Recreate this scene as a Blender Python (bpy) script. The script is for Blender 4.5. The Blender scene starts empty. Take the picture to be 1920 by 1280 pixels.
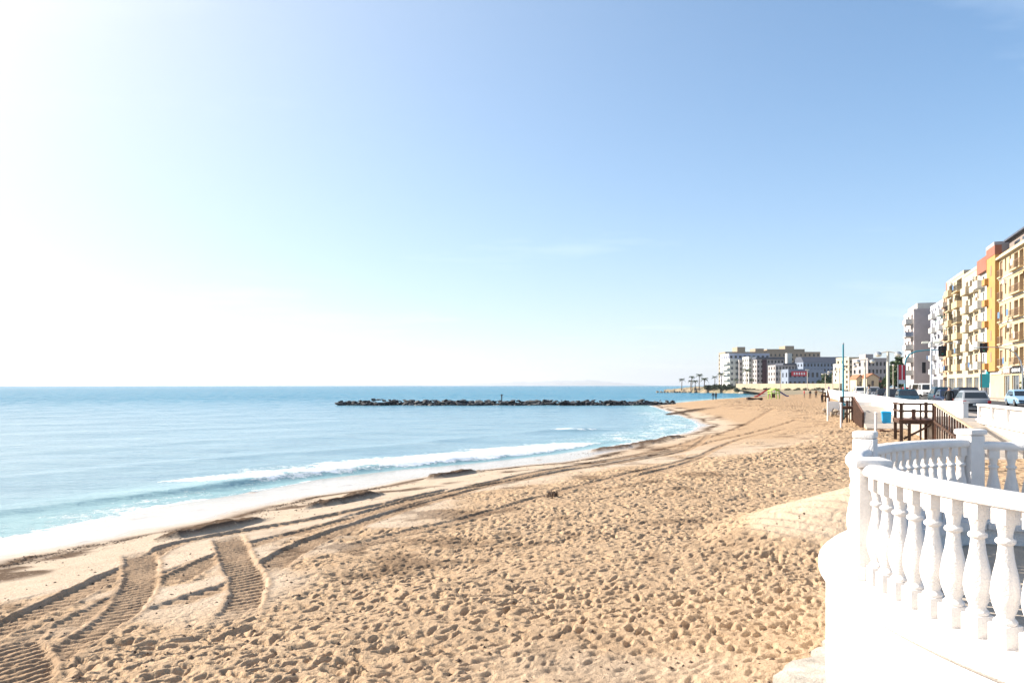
import bpy, bmesh, math, random
import numpy as np
from mathutils import Vector, Matrix
random.seed(7); rng = np.random.default_rng(7)
scene = bpy.context.scene
COL = scene.collection
PI = math.pi
def rad(a): return math.radians(a)

# ------------------------------------------------------------------ camera
EYE = 3.6                                   # metres above the sea
cam_d = bpy.data.cameras.new('camera')
cam_d.sensor_width = 36.0; cam_d.lens = 26.25
cam_d.shift_y = 82.5/1920
cam_d.clip_start = 0.1; cam_d.clip_end = 80000
cam = bpy.data.objects.new('camera', cam_d); COL.objects.link(cam)
cam.location = (0, 0, EYE); cam.rotation_euler = (rad(90), 0, 0)
scene.camera = cam

# ------------------------------------------------------------------ light
SUN_AZ, SUN_EL = -70.0, 29.0                # degrees from the view direction (+Y), to the left; elevation
sd = Vector((math.sin(rad(SUN_AZ))*math.cos(rad(SUN_EL)), math.cos(rad(SUN_AZ))*math.cos(rad(SUN_EL)), math.sin(rad(SUN_EL))))
world = bpy.data.worlds.new('World'); scene.world = world; world.use_nodes = True
wn, wl = world.node_tree.nodes, world.node_tree.links
wn.clear()
wout = wn.new('ShaderNodeOutputWorld'); wbg = wn.new('ShaderNodeBackground')
sky = wn.new('ShaderNodeTexSky'); sky.sky_type = 'NISHITA'; sky.sun_disc = False
sky.sun_elevation = rad(SUN_EL); sky.sun_rotation = rad(SUN_AZ)
sky.air_density = 1.0; sky.dust_density = 0.4; sky.ozone_density = 7.0; sky.altitude = 0
# thin cirrus: streaky noise on a high flat layer, mixed into the sky radiance
tc = wn.new('ShaderNodeTexCoord'); sep = wn.new('ShaderNodeSeparateXYZ')
wl.new(tc.outputs['Generated'], sep.inputs[0])
def wmath(op, a, b=None, clamp=False):
    n = wn.new('ShaderNodeMath'); n.operation = op; n.use_clamp = clamp
    for i, v in enumerate((a, b)):
        if v is None: continue
        if isinstance(v, (int, float)): n.inputs[i].default_value = v
        else: wl.new(v, n.inputs[i])
    return n.outputs[0]
zz = wmath('ADD', wmath('MAXIMUM', sep.outputs[2], 0.0), 0.06)
cx = wmath('DIVIDE', sep.outputs[0], zz); cy = wmath('DIVIDE', sep.outputs[1], zz)
cmb = wn.new('ShaderNodeCombineXYZ'); wl.new(wmath('ADD', cx, 19.4), cmb.inputs[0]); wl.new(wmath('ADD', wmath('MULTIPLY', cy, 1.7), 29.7), cmb.inputs[1])
nz = wn.new('ShaderNodeTexNoise'); nz.inputs['Scale'].default_value = 0.42; nz.inputs['Detail'].default_value = 7; nz.inputs['Roughness'].default_value = 0.58
wl.new(cmb.outputs[0], nz.inputs['Vector'])
cr = wn.new('ShaderNodeValToRGB'); cr.color_ramp.elements[0].position = 0.55; cr.color_ramp.elements[1].position = 0.80
wl.new(nz.outputs['Fac'], cr.inputs[0])
mixc = wn.new('ShaderNodeMixRGB'); mixc.blend_type = 'MIX'; mixc.inputs[2].default_value = (8.5, 9.0, 9.6, 1)
wl.new(sky.outputs[0], mixc.inputs[1]); wl.new(wmath('MULTIPLY', cr.outputs[0], 0.30), mixc.inputs[0])
# thin cirrus veil: forward scattering falls off with the angle from the sun
vd = wn.new('ShaderNodeVectorMath'); vd.operation = 'DOT_PRODUCT'; wl.new(tc.outputs['Generated'], vd.inputs[0]); vd.inputs[1].default_value = sd
th = wmath('ARCCOSINE', vd.outputs['Value'])
veil = wmath('MINIMUM', wmath('MULTIPLY', wmath('EXPONENT', wmath('MULTIPLY', wmath('SUBTRACT', th, rad(46)), -1/rad(23))), 0.50), 0.97)
low = wmath('MULTIPLY', wmath('EXPONENT', wmath('MULTIPLY', wmath('MAXIMUM', sep.outputs[2], 0.0), -4.6)), 0.66)
veil = wmath('SUBTRACT', 1.0, wmath('MULTIPLY', wmath('SUBTRACT', 1.0, veil), wmath('SUBTRACT', 1.0, low)))
hs = wn.new('ShaderNodeHueSaturation'); hs.inputs['Saturation'].default_value = 1.18; hs.inputs['Hue'].default_value = 0.489; wl.new(mixc.outputs[0], hs.inputs['Color'])
addv = wn.new('ShaderNodeMixRGB'); addv.blend_type = 'MIX'; addv.inputs[2].default_value = (4.95,4.98,5.0,1)
wl.new(hs.outputs[0], addv.inputs[1]); wl.new(veil, addv.inputs[0])
wl.new(addv.outputs[0], wbg.inputs[0]); wbg.inputs[1].default_value = 0.094
wl.new(wbg.outputs[0], wout.inputs[0])
sun_d = bpy.data.lights.new('sun', 'SUN'); sun_d.energy = 5.0; sun_d.angle = rad(0.5); sun_d.color = (1.0, 0.93, 0.83)
sun = bpy.data.objects.new('sun', sun_d); COL.objects.link(sun)
sun.rotation_euler = sd.to_track_quat('Z', 'Y').to_euler(); sun.location = (-60, 40, 60)
scene.view_settings.view_transform = 'Standard'; scene.view_settings.look = 'None'
scene.view_settings.exposure = 1.16; scene.view_settings.gamma = 1.0; scene.view_settings.use_curve_mapping = False
try:
    scene.cycles.use_denoising = True; scene.cycles.max_bounces = 6; scene.cycles.volume_bounces = 0
    scene.cycles.sample_clamp_indirect = 6
except Exception: pass

# ------------------------------------------------------------------ helpers
A = rad(21.0); CA, SA = math.cos(A), math.sin(A)
def W(t, s, z=0.0):
    """street coordinates (t across towards the houses, s along the promenade) -> world"""
    return (t*CA + s*SA, -t*SA + s*CA, z)
def st(px, T):
    """s of the line t=T where it is seen at photo column px"""
    k = (px-960)/1400; d = T/(k*CA-SA); return d*(k*SA+CA)
RZ = -A

def tag(o, label=None, cat=None, group=None, kind=None):
    if label: o['label'] = label
    if cat: o['category'] = cat
    if group: o['group'] = group
    if kind: o['kind'] = kind
    return o
def thing(name, label, cat, loc=(0,0,0), rz=0.0, group=None):
    o = bpy.data.objects.new(name, None); COL.objects.link(o); o.empty_display_size = 0.2
    o.location = loc; o.rotation_euler = (0,0,rz)
    return tag(o, label, cat, group)
KIDS = {}
def link(name, me, parent=None, loc=None, rz=None, sc=None):
    o = bpy.data.objects.new(name, me); COL.objects.link(o)
    if parent is not None:
        o.parent = parent; KIDS.setdefault(parent.name, []).append(o)
    if loc is not None: o.location = loc
    if rz is not None: o.rotation_euler = (0,0,rz) if isinstance(rz, (int,float)) else rz
    if sc is not None: o.scale = sc if not isinstance(sc,(int,float)) else (sc,sc,sc)
    return o
def copy_tree(o, parent=None):
    c = o.copy(); COL.objects.link(c); c.parent = parent
    if parent is not None: KIDS.setdefault(parent.name, []).append(c)
    for ch in KIDS.get(o.name, []): copy_tree(ch, c)
    return c

class MB:
    def __init__(s): s.v = []; s.f = []; s.m = []; s.mi = 0
    def add(s, vs, fs):
        b = len(s.v); s.v += [tuple(p) for p in vs]
        for f in fs: s.f.append(tuple(b+i for i in f)); s.m.append(s.mi)
        return s
    def box(s, x0, x1, y0, y1, z0, z1):
        return s.add([(x0,y0,z0),(x1,y0,z0),(x1,y1,z0),(x0,y1,z0),(x0,y0,z1),(x1,y0,z1),(x1,y1,z1),(x0,y1,z1)],
            [(0,3,2,1),(4,5,6,7),(0,1,5,4),(1,2,6,5),(2,3,7,6),(3,0,4,7)])
    def bar(s, p, q, w, h=None):
        """rectangular bar from p to q"""
        h = h or w; p, q = Vector(p), Vector(q); d = (q-p).normalized()
        up = Vector((0,0,1)) if abs(d.z) < 0.95 else Vector((0,1,0))
        a = d.cross(up).normalized()*w/2; b = a.cross(d).normalized()*h/2
        vs = [c+sa*a+sb*b for c in (p,q) for sa,sb in ((-1,-1),(1,-1),(1,1),(-1,1))]
        return s.add(vs, [(3,2,1,0),(4,5,6,7),(0,1,5,4),(1,2,6,5),(2,3,7,6),(3,0,4,7)])
    def tube(s, pts, r, n=8, cap=True):
        pts = [Vector(p) for p in pts]; rs = r if isinstance(r, (list,tuple)) else [r]*len(pts)
        vs, fs = [], []; ref = None
        for i, p in enumerate(pts):
            d = (pts[min(i+1,len(pts)-1)]-pts[max(i-1,0)]).normalized()
            if ref is None: ref = Vector((0,0,1)) if abs(d.z)<0.9 else Vector((1,0,0))
            a = d.cross(ref).normalized(); b = d.cross(a).normalized()
            for k in range(n):
                t = 2*PI*k/n; vs.append(p+rs[i]*(math.cos(t)*a+math.sin(t)*b))
        for i in range(len(pts)-1):
            for k in range(n):
                fs.append((i*n+k, i*n+(k+1)%n, (i+1)*n+(k+1)%n, (i+1)*n+k))
        if cap:
            fs.append(tuple(range(n-1,-1,-1))); fs.append(tuple((len(pts)-1)*n+k for k in range(n)))
        return s.add(vs, fs)
    def lathe(s, prof, n=16, c=(0,0), square=0):
        vs, fs = [], []
        for r, z in prof:
            for k in range(n):
                t = 2*PI*(k+.5)/n; vs.append((c[0]+r*math.cos(t), c[1]+r*math.sin(t), z))
        for i in range(len(prof)-1):
            for k in range(n):
                fs.append((i*n+k, i*n+(k+1)%n, (i+1)*n+(k+1)%n, (i+1)*n+k))
        fs.append(tuple(range(n-1,-1,-1))); fs.append(tuple((len(prof)-1)*n+k for k in range(n)))
        return s.add(vs, fs)
    def prism(s, poly, z0, z1):
        n = len(poly); vs = [(x,y,z0) for x,y in poly]+[(x,y,z1) for x,y in poly]
        fs = [tuple(range(n-1,-1,-1)), tuple(range(n,2*n))]+[(i,(i+1)%n,n+(i+1)%n,n+i) for i in range(n)]
        return s.add(vs, fs)
    def loft(s, secs, closed=True):
        n = len(secs[0]); vs = [p for q in secs for p in q]; fs = []
        for i in range(len(secs)-1):
            for k in range(n if closed else n-1):
                fs.append((i*n+k, i*n+(k+1)%n, (i+1)*n+(k+1)%n, (i+1)*n+k))
        if closed:
            fs.append(tuple(range(n-1,-1,-1))); fs.append(tuple((len(secs)-1)*n+k for k in range(n)))
        return s.add(vs, fs)
    def mesh(s, name, mats, smooth=False, bevel=0, angle=40):
        me = bpy.data.meshes.new(name); me.from_pydata(s.v, [], s.f)
        for m in (mats if isinstance(mats, (list,tuple)) else [mats]): me.materials.append(m)
        if any(s.m): me.polygons.foreach_set('material_index', s.m)
        bm = bmesh.new(); bm.from_mesh(me)
        bmesh.ops.recalc_face_normals(bm, faces=bm.faces)
        if bevel:
            es = [e for e in bm.edges if len(e.link_faces)==2 and e.calc_face_angle(0) > rad(35)]
            bmesh.ops.bevel(bm, geom=es, offset=bevel, segments=2, affect='EDGES', profile=0.6, clamp_overlap=True)
        if smooth:
            for f in bm.faces: f.smooth = True
            for e in bm.edges:
                if len(e.link_faces)==2 and e.calc_face_angle(0) > rad(angle): e.smooth = False
        bm.to_mesh(me); bm.free(); me.update()
        return me
    def build(s, name, mats, parent=None, loc=None, rz=None, smooth=False, bevel=0, angle=40):
        return link(name, s.mesh(name, mats, smooth, bevel, angle), parent, loc, rz)

# ------------------------------------------------------------------ materials
def mat(name, col, rough=0.7, var=0.12, scale=3.0, bump=0.0, bscale=40.0, metal=0.0, spec=0.4, col2=None, stain=0.0):
    m = bpy.data.materials.new(name); m.use_nodes = True; n, l = m.node_tree.nodes, m.node_tree.links
    b = n['Principled BSDF']; b.inputs['Roughness'].default_value = rough; b.inputs['Metallic'].default_value = metal
    b.inputs['Specular IOR Level'].default_value = spec
    t = n.new('ShaderNodeTexCoord')
    x = n.new('ShaderNodeTexNoise'); x.inputs['Scale'].default_value = scale; x.inputs['Detail'].default_value = 6; x.inputs['Roughness'].default_value = 0.65
    l.new(t.outputs['Object'], x.inputs['Vector'])
    r = n.new('ShaderNodeValToRGB'); r.color_ramp.elements[0].position = 0.3; r.color_ramp.elements[1].position = 0.7
    c2 = col2 or tuple(max(0,c*(1-var*1.6)) for c in col)
    r.color_ramp.elements[0].color = (*c2,1); r.color_ramp.elements[1].color = (*[min(1,c*(1+var*0.5)) for c in col],1)
    l.new(x.outputs['Fac'], r.inputs[0])
    outc = r.outputs[0]
    if stain:
        mp = n.new('ShaderNodeMapping'); mp.inputs['Scale'].default_value = (2.2,2.2,0.35); l.new(t.outputs['Object'], mp.inputs[0])
        y = n.new('ShaderNodeTexNoise'); y.inputs['Scale'].default_value = 2.0; y.inputs['Detail'].default_value = 5; l.new(mp.outputs[0], y.inputs['Vector'])
        ry = n.new('ShaderNodeValToRGB'); ry.color_ramp.elements[0].position = 0.55; ry.color_ramp.elements[1].position = 0.8
        l.new(y.outputs['Fac'], ry.inputs[0])
        mm = n.new('ShaderNodeMath'); mm.operation = 'MULTIPLY'; mm.inputs[1].default_value = stain; l.new(ry.outputs[0], mm.inputs[0])
        mx = n.new('ShaderNodeMixRGB'); mx.inputs[2].default_value = (col[0]*.55,col[1]*.5,col[2]*.42,1); l.new(mm.outputs[0], mx.inputs[0]); l.new(outc, mx.inputs[1])
        outc = mx.outputs[0]
    l.new(outc, b.inputs['Base Color'])
    if bump:
        z = n.new('ShaderNodeTexNoise'); z.inputs['Scale'].default_value = bscale; z.inputs['Detail'].default_value = 4; l.new(t.outputs['Object'], z.inputs['Vector'])
        u = n.new('ShaderNodeBump'); u.inputs['Strength'].default_value = bump; u.inputs['Distance'].default_value = 0.02
        l.new(z.outputs['Fac'], u.inputs['Height']); l.new(u.outputs[0], b.inputs['Normal'])
    return m
M = {}
M['white'] = mat('white_masonry_paint', (.80,.755,.715), .8, .07, 3.0, .5, 60, stain=.32)
M['whitewall'] = mat('white_stucco', (.79,.765,.735), .85, .05, 1.5, .6, 45, stain=.22)
M['footing'] = mat('sandy_concrete', (.40,.36,.31), .95, .3, 4.0, 1.0, 40)
M['concrete'] = mat('rough_concrete', (.52,.43,.34), .9, .2, 3.0, .8, 30)
M['paving'] = mat('stone_paving', (.42,.36,.30), .85, .18, 2.0, .4, 20)
M['asphalt'] = mat('asphalt', (.06,.06,.062), .9, .2, 4.0, .4, 60)
M['roadpaint'] = mat('road_paint', (.75,.75,.73), .7, .15, 5)
M['wood'] = mat('dark_brown_timber', (.085,.045,.028), .75, .35, 6.0, .5, 30)
M['wood2'] = mat('red_brown_timber', (.20,.10,.065), .75, .3, 6.0, .5, 30)
M['palewood'] = mat('pale_timber', (.5,.38,.25), .8, .2, 6.0, .3, 30)
M['rock'] = mat('dark_wet_rock', (.045,.048,.055), .75, .4, 1.2, .8, 6)
M['rock2'] = mat('grey_rock', (.12,.115,.11), .85, .35, 1.2, .8, 6)
M['rubble'] = mat('tan_rubble', (.34,.27,.2), .9, .3, 2, .6, 8)
M['glass'] = mat('window_glass', (.05,.065,.08), .08, .2, .5, spec=.7)
M['shutter'] = mat('brown_roller_shutter', (.30,.19,.13), .7, .15, 2)
M['darkglass'] = mat('dark_window', (.03,.032,.038), .15, .2, .5, spec=.6)
M['frame'] = mat('white_window_frame', (.75,.75,.74), .5, .05, 2)
M['steel'] = mat('galvanised_steel', (.42,.44,.46), .45, .1, 4, metal=.6)
M['creampost'] = mat('cream_painted_steel', (.62,.56,.46), .5, .1, 4)
M['black'] = mat('black_plastic', (.018,.018,.02), .5, .1, 5)
M['teal'] = mat('teal_painted_steel', (.02,.22,.30), .45, .12, 3)
M['bluebin'] = mat('blue_plastic', (.01,.32,.60), .4, .1, 3)
M['tyre'] = mat('tyre_rubber', (.02,.02,.021), .85, .1, 5)
M['leaf'] = mat('dark_leaf', (.05,.09,.03), .6, .35, 3)
M['palmleaf'] = mat('palm_leaf', (.06,.085,.04), .6, .3, 3)
M['bark'] = mat('bark', (.16,.11,.075), .9, .3, 4, .6, 12)
M['weed'] = mat('dry_seaweed', (.15,.098,.065), .85, .45, 6)
# ------------------------------------------------------------------ shore line and sand relief
SHORE = np.array([(-60,-70),(-40,-27),(-24,-2),(-18,7.6),(-14.4,13.6),(-12.1,17.62),(-11.2,19.2),(-10.4,22.3),(-9.0,24.8),(-7.4,28.4),(-4.6,31.9),
    (-1.5,34.6),(2.5,39.1),(5.3,43.4),(9.7,50.4),(14.2,58.6),(17.1,67.2),(18.8,77.5),(20.2,90),(22.4,110),(24.6,132),
    (29.8,146),(42,173),(55,199),(82,242),(112,285),(150,330)], float)
def shore_w(x, y):
    """signed distance inland of the water line (positive on the sand)"""
    best = np.full(x.shape, 1e9); sg = np.zeros(x.shape)
    for (ax,ay),(bx,by) in zip(SHORE[:-1], SHORE[1:]):
        dx, dy = bx-ax, by-ay; L2 = dx*dx+dy*dy
        t = np.clip(((x-ax)*dx+(y-ay)*dy)/L2, 0, 1)
        ex, ey = x-(ax+t*dx), y-(ay+t*dy); d2 = ex*ex+ey*ey
        cr = dy*(x-ax)-dx*(y-ay)
        m = d2 < best
        best = np.where(m, d2, best); sg = np.where(m, np.sign(cr), sg)
    return np.sqrt(best)*sg
def hsh(ix, iy, k):
    n = (ix.astype(np.int64)*374761393 + iy.astype(np.int64)*668265263 + k*982451653) & 0x7fffffff
    n = ((n ^ (n >> 13))*1274126177) & 0x7fffffff
    n = ((n ^ (n >> 15))*73244475) & 0x7fffffff
    return ((n ^ (n >> 16)) & 0xffff)/65535.0
def vn(x, y, k=0):
    ix, iy = np.floor(x), np.floor(y); fx, fy = x-ix, y-iy
    fx = fx*fx*(3-2*fx); fy = fy*fy*(3-2*fy); ix = ix.astype(np.int64); iy = iy.astype(np.int64)
    a = hsh(ix,iy,k); b = hsh(ix+1,iy,k); c = hsh(ix,iy+1,k); d = hsh(ix+1,iy+1,k)
    return (a*(1-fx)+b*fx)*(1-fy)+(c*(1-fx)+d*fx)*fy
def fbm(x, y, k=0, o=4):
    r = 0; a = .5; t = 0
    for i in range(o):
        r = r+a*vn(x, y, k+i); t += a; a *= .5; x = x*2.03+17.1; y = y*2.03+5.7
    return r/t
def sstep(a, b, x):
    t = np.clip((x-a)/(b-a), 0, 1); return t*t*(3-2*t)
def base_z(x, y, w):
    z = np.interp(w, [-60,-25,-8,0,4,8,14,30,60,200], [-4,-2.2,-.75,0,.27,.62,.97,1.06,1.12,1.2])
    return z + .05*(fbm(x*.35, y*.35, 3, 3)-.5)*sstep(3, 10, w) + .18*(fbm(x*.06, y*.06, 9, 2)-.5)*sstep(6, 16, w)
def wrack_w(x, y):
    """distance inland at which the drift line lies"""
    c = np.interp(y, [0,13,20,26,33,40,46,60,200], [3.9,3.9,4.1,4.6,4.6,2.8,1.3,.9,.8])
    return c + 1.3*(fbm(x*.45, y*.45, 21, 3)-.5)
def mound(x, y):
    dx, dy = (x-6.9), (y-13.7); a = (dx*.86+dy*.5)/3.0; b = (-dx*.5+dy*.86)/1.9
    r_ = np.sqrt(a*a+b*b)/1.35
    return np.clip(1-r_, 0, 1)**1.1
def pix(px, py, z):
    d = 1400*(EYE-z)/(py-722.5); return ((px-960)/1400*d, d)
TR = [  # wheel tracks left by the beach tractor: centre line, width, lug pitch, depth, berm
    ([(-120,1245),(0,1185),(120,1124),(240,1058),(330,1000),(460,978),(640,954),(760,934),(860,912)], .42, .22, .050, .045),
    ([(40,1230),(160,1165),(300,1085),(420,1035),(560,990)], .36, .17, .028, .012),
    ([(290,1112),(390,1052),(480,1013),(620,976),(800,934),(950,899),(1080,867),(1200,840),(1300,816),(1390,789),(1450,768)], .44, .17, .045, .022),
    ([(478,1092),(560,1030),(660,986),(780,948),(920,908),(1060,874),(1180,849),(1290,828),(1400,806),(1500,784)], .50, .18, .060, .03),
    ([(262,1172),(350,1136),(440,1104),(520,1060)], .30, .24, .045, .012),
    ([(258,1010),(265,1040),(264,1085),(240,1145),(185,1197),(110,1248),(30,1300),(-80,1370)], .44, .17, .045, .02),
    ([(425,985),(436,1020),(448,1060),(466,1100),(458,1150),(432,1198)], .48, .19, .050, .025),
    ([(60,1175),(20,1215),(30,1250),(38,1300),(30,1380)], .50, .16, .045, .02),
    ([(520,1003),(700,958),(900,908),(1100,861),(1250,829),(1325,803)], .4, .17, .045, .025),
    ([(640,968),(860,917),(1040,888),(1200,853),(1330,822)], .42, .18, .05, .03),
    ([(960,905),(1080,880),(1180,862),(1290,836),(1330,800)], .4, .2, .05, .03),
    ([(1200,905),(1290,872),(1350,835),(1400,815),(1480,800)], .34, .2, .045, .03),
    ([(650,1035),(760,1005),(900,975),(1060,930),(1240,880),(1330,850)], .3, .2, .035, .02),
]
def spline(pts, n=10):
    P = [Vector((*p,0)) for p in pts]; out = []
    for i in range(len(P)-1):
        p0,p1,p2,p3 = P[max(i-1,0)],P[i],P[i+1],P[min(i+2,len(P)-1)]
        for k in range(n):
            t = k/n; out.append(.5*((2*p1)+(p2-p0)*t+(2*p0-5*p1+4*p2-p3)*t*t+(3*p1-p0-3*p2+p3)*t**3))
    out.append(P[-1]); return np.array([(p.x,p.y) for p in out])
TRACKS = [(spline([pix(px,py,.66) for px,py in pts]), wd, pitch, dep, berm) for pts,wd,pitch,dep,berm in TR]

BEDS = ((5.6,41.0,2.3,.55),(8.2,45.0,2.4,.6),(10.4,49.6,1.6,.4),(21.6,96,9,1.0),(-6.7,16.6,1.1,.3),(-4.6,20.2,1.2,.28),(-2.2,26.6,1.3,.3))
def weed_bed(x, y):
    r = np.zeros(x.shape)
    for cx_, cy_, ra, rb in BEDS:
        a = (x-cx_)*.55+(y-cy_)*.83; b = (x-cx_)*.83-(y-cy_)*.55
        r = np.maximum(r, np.exp(-(a/ra)**2-(b/rb)**2))
    return sstep(.12,.6,r + .6*(fbm(x*1.6,y*1.6,83,3)-.5))
def sand_relief(x, y):
    w = shore_w(x, y); z = base_z(x, y, w)
    mo = mound(x, y); z = z + .95*mo
    trk = np.zeros(x.shape); trk_rel = np.zeros(x.shape)
    for P, wd, pitch, dep, berm in TRACKS:
        bb = (x > P[:,0].min()-1)&(x < P[:,0].max()+1)&(y > P[:,1].min()-1)&(y < P[:,1].max()+1)
        I = np.nonzero(bb)[0]
        if not len(I): continue
        xs, ys = x[I], y[I]
        bd = np.full(xs.shape, 1e9); al = np.zeros(xs.shape); pe = np.zeros(xs.shape)
        acc = 0.0
        for (ax,ay),(bx,by) in zip(P[:-1], P[1:]):
            dx, dy = bx-ax, by-ay; L = math.hypot(dx,dy)+1e-9
            t = np.clip(((xs-ax)*dx+(ys-ay)*dy)/L**2, 0, 1)
            d = np.hypot(xs-(ax+t*dx), ys-(ay+t*dy)); m = d < bd
            bd = np.where(m, d, bd); al = np.where(m, acc+t*L, al)
            pe = np.where(m, np.sign(dx*(ys-ay)-dy*(xs-ax))*d, pe); acc += L
        h = wd/2 + .06*(vn(al*1.3, pe*0, 5)-.5) + .05*(vn(al*7.0, pe*0+3, 6)-.5)
        ends = sstep(.1,1.3,al + .5*vn(pe*9,al*3,14))*sstep(.1,1.3,acc-al + .5*vn(pe*9,al*3,15))
        inside = (1-sstep(h-.03, h+.03, bd))*ends
        # lugs: two staggered rows of slanted bars pressed into the floor of the rut
        side = (pe > 0)
        ph = al/pitch + pe*.35/pitch + .35*(vn(al*2.0, pe*4, 8)-.5)
        lug = sstep(.35,.62, np.abs((ph % 1.0)-.5)*2)
        wear = sstep(.05,.4,vn(al*.7, pe*2, 31))*(.4+.6*vn(al*5, pe*9, 33))
        rel = -1.25*dep*inside*(.45 + .95*lug*wear)
        edge = np.exp(-((bd-h-.05)/.045)**2)*ends
        rel = rel + .65*berm*edge*(.4+.9*vn(al*2.1, pe*2, 12))*np.where(side, 1.25, .7)
        cov = np.clip(inside+.8*edge, 0, 1)              # a later track wipes out what it crosses
        trk_rel[I] = trk_rel[I]*(1-cov)+rel
        trk[I] = np.maximum(trk[I], np.maximum(inside, .8*edge))
    # foot prints: jittered elliptical pits with pushed-up rims, deeper and denser inland
    fm = sstep(9.3, 12.0, w + 3.0*(fbm(x*.3, y*.3, 41, 3)-.5))
    fm = np.maximum(fm, .75*sstep(7.0, 9.0, w)*sstep(.52,.66, fbm(x*.5, y*.5, 77, 3)))
    fm = fm*(1-.8*sstep(.10,.30,mo))*(1-.8*trk)
    fm = fm*(.62+.45*sstep(.32,.62,fbm(x*.55,y*.75,55,3)))
    fm = fm*(1-.7*np.exp(-((x-1.4)/1.7)**2-((y-7.0)/.8)**2))
    pit = np.zeros(x.shape)
    for cell, rr, dep, k in ((.130,.040,.054,100), (.22,.056,.062,200), (.37,.080,.05,400), (.095,.03,.022,300)):
        gx, gy = np.floor(x/cell).astype(np.int64), np.floor(y/cell).astype(np.int64)
        lay = np.zeros(x.shape)
        for ox in (-1,0,1):
            for oy in (-1,0,1):
                jx, jy = gx+ox, gy+oy
                a1, a2, a3, a4 = hsh(jx,jy,k), hsh(jx,jy,k+1), hsh(jx,jy,k+2), hsh(jx,jy,k+3)
                px_, py_ = (jx+.1+.8*a1)*cell, (jy+.1+.8*a2)*cell
                an = .30+(a3-.5)*2.3; c, s_ = np.cos(an), np.sin(an)
                u = ((x-px_)*c+(y-py_)*s_)/(rr*(.85+1.1*a4)); v = (-(x-px_)*s_+(y-py_)*c)/(rr*(.55+.3*a1))
                q = u*u+v*v
                on = (a4 > (.44 if k != 400 else .72))
                lay = lay + np.where(on, (-np.exp(-q*q*.9)*1.0 + .13*np.exp(-(np.sqrt(q)-1.4)**2*5))*(.45+.85*a2), 0)
        pit = pit + dep*np.clip(lay,-1.2,.6)
    z = z + trk_rel + pit*fm + weed_bed(x, y)*(.10+.12*fbm(x*3,y*3,81,3))
    z = z + .022*(fbm(x*2.1, y*2.1, 61, 3)-.5)*sstep(5,8,w)*(1-.7*trk)
    z = z + (.16*(fbm(x*.8+y*.3, y*1.1, 63, 3)-.5) + .035*(fbm(x*5.5, y*5.5, 65, 3)-.5))*fm
    # wind ripples on the drifted mound beside the terrace
    rp = (x*.9+y*.55)*2*PI/.34 + 7.0*fbm(x*1.1, y*1.1, 71, 3)
    z = z + .014*1.5*np.sin(rp)*sstep(.08,.3,mo)*vn(x*1.3,y*1.3,73)*1.6
    return z, w, trk, fm
def ground_z(x, y):
    a, b = np.array([float(x)]), np.array([float(y)])
    w = shore_w(a, b); return float((base_z(a, b, w)+.95*mound(a, b))[0])

def grid_mesh(name, X, Y, Z, attrs, material):
    nr, nc = X.shape; me = bpy.data.meshes.new(name)
    co = np.stack([X.ravel(), Y.ravel(), Z.ravel()], 1).astype(np.float32)
    i = np.arange(nr*nc).reshape(nr, nc)
    q = np.stack([i[:-1,:-1], i[:-1,1:], i[1:,1:], i[1:,:-1]], -1).reshape(-1,4)
    me.vertices.add(len(co)); me.vertices.foreach_set('co', co.ravel())
    me.loops.add(q.size); me.loops.foreach_set('vertex_index', q.ravel().astype(np.int32))
    me.polygons.add(len(q)); me.polygons.foreach_set('loop_start', np.arange(0, q.size, 4, dtype=np.int32))
    me.polygons.foreach_set('loop_total', np.full(len(q), 4, np.int32))
    me.polygons.foreach_set('use_smooth', np.ones(len(q), bool))
    me.update(calc_edges=True)
    for k, v in attrs.items():
        at = me.attributes.new(k, 'FLOAT', 'POINT'); at.data.foreach_set('value', v.ravel().astype(np.float32))
    me.materials.append(material); me.validate()
    return link(name, me)

# ---- sand
def attr(n, name):
    a = n.new('ShaderNodeAttribute'); a.attribute_name = name; return a.outputs['Fac']
def mixrgb(n, l, fac, a, b, mode='MIX'):
    x = n.new('ShaderNodeMixRGB'); x.blend_type = mode
    for i, v in ((0,fac),(1,a),(2,b)):
        if isinstance(v, (int,float)): x.inputs[i].default_value = v
        elif isinstance(v, tuple): x.inputs[i].default_value = (*v,1)
        else: l.new(v, x.inputs[i])
    return x.outputs[0]
def mth(n, l, op, a, b=None, clamp=False):
    x = n.new('ShaderNodeMath'); x.operation = op; x.use_clamp = clamp
    for i, v in enumerate((a,b)):
        if v is None: continue
        if isinstance(v,(int,float)): x.inputs[i].default_value = v
        else: l.new(v, x.inputs[i])
    return x.outputs[0]
def noise(n, l, vec, scale, detail=5, rough=.6):
    x = n.new('ShaderNodeTexNoise'); x.inputs['Scale'].default_value = scale; x.inputs['Detail'].default_value = detail; x.inputs['Roughness'].default_value = rough
    l.new(vec, x.inputs['Vector']); return x.outputs['Fac']
def ramp(n, l, fac, p0, p1, c0=(0,0,0), c1=(1,1,1)):
    r = n.new('ShaderNodeValToRGB'); r.color_ramp.elements[0].position = p0; r.color_ramp.elements[1].position = p1
    r.color_ramp.elements[0].color = (*c0,1); r.color_ramp.elements[1].color = (*c1,1); l.new(fac, r.inputs[0]); return r.outputs[0]

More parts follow.
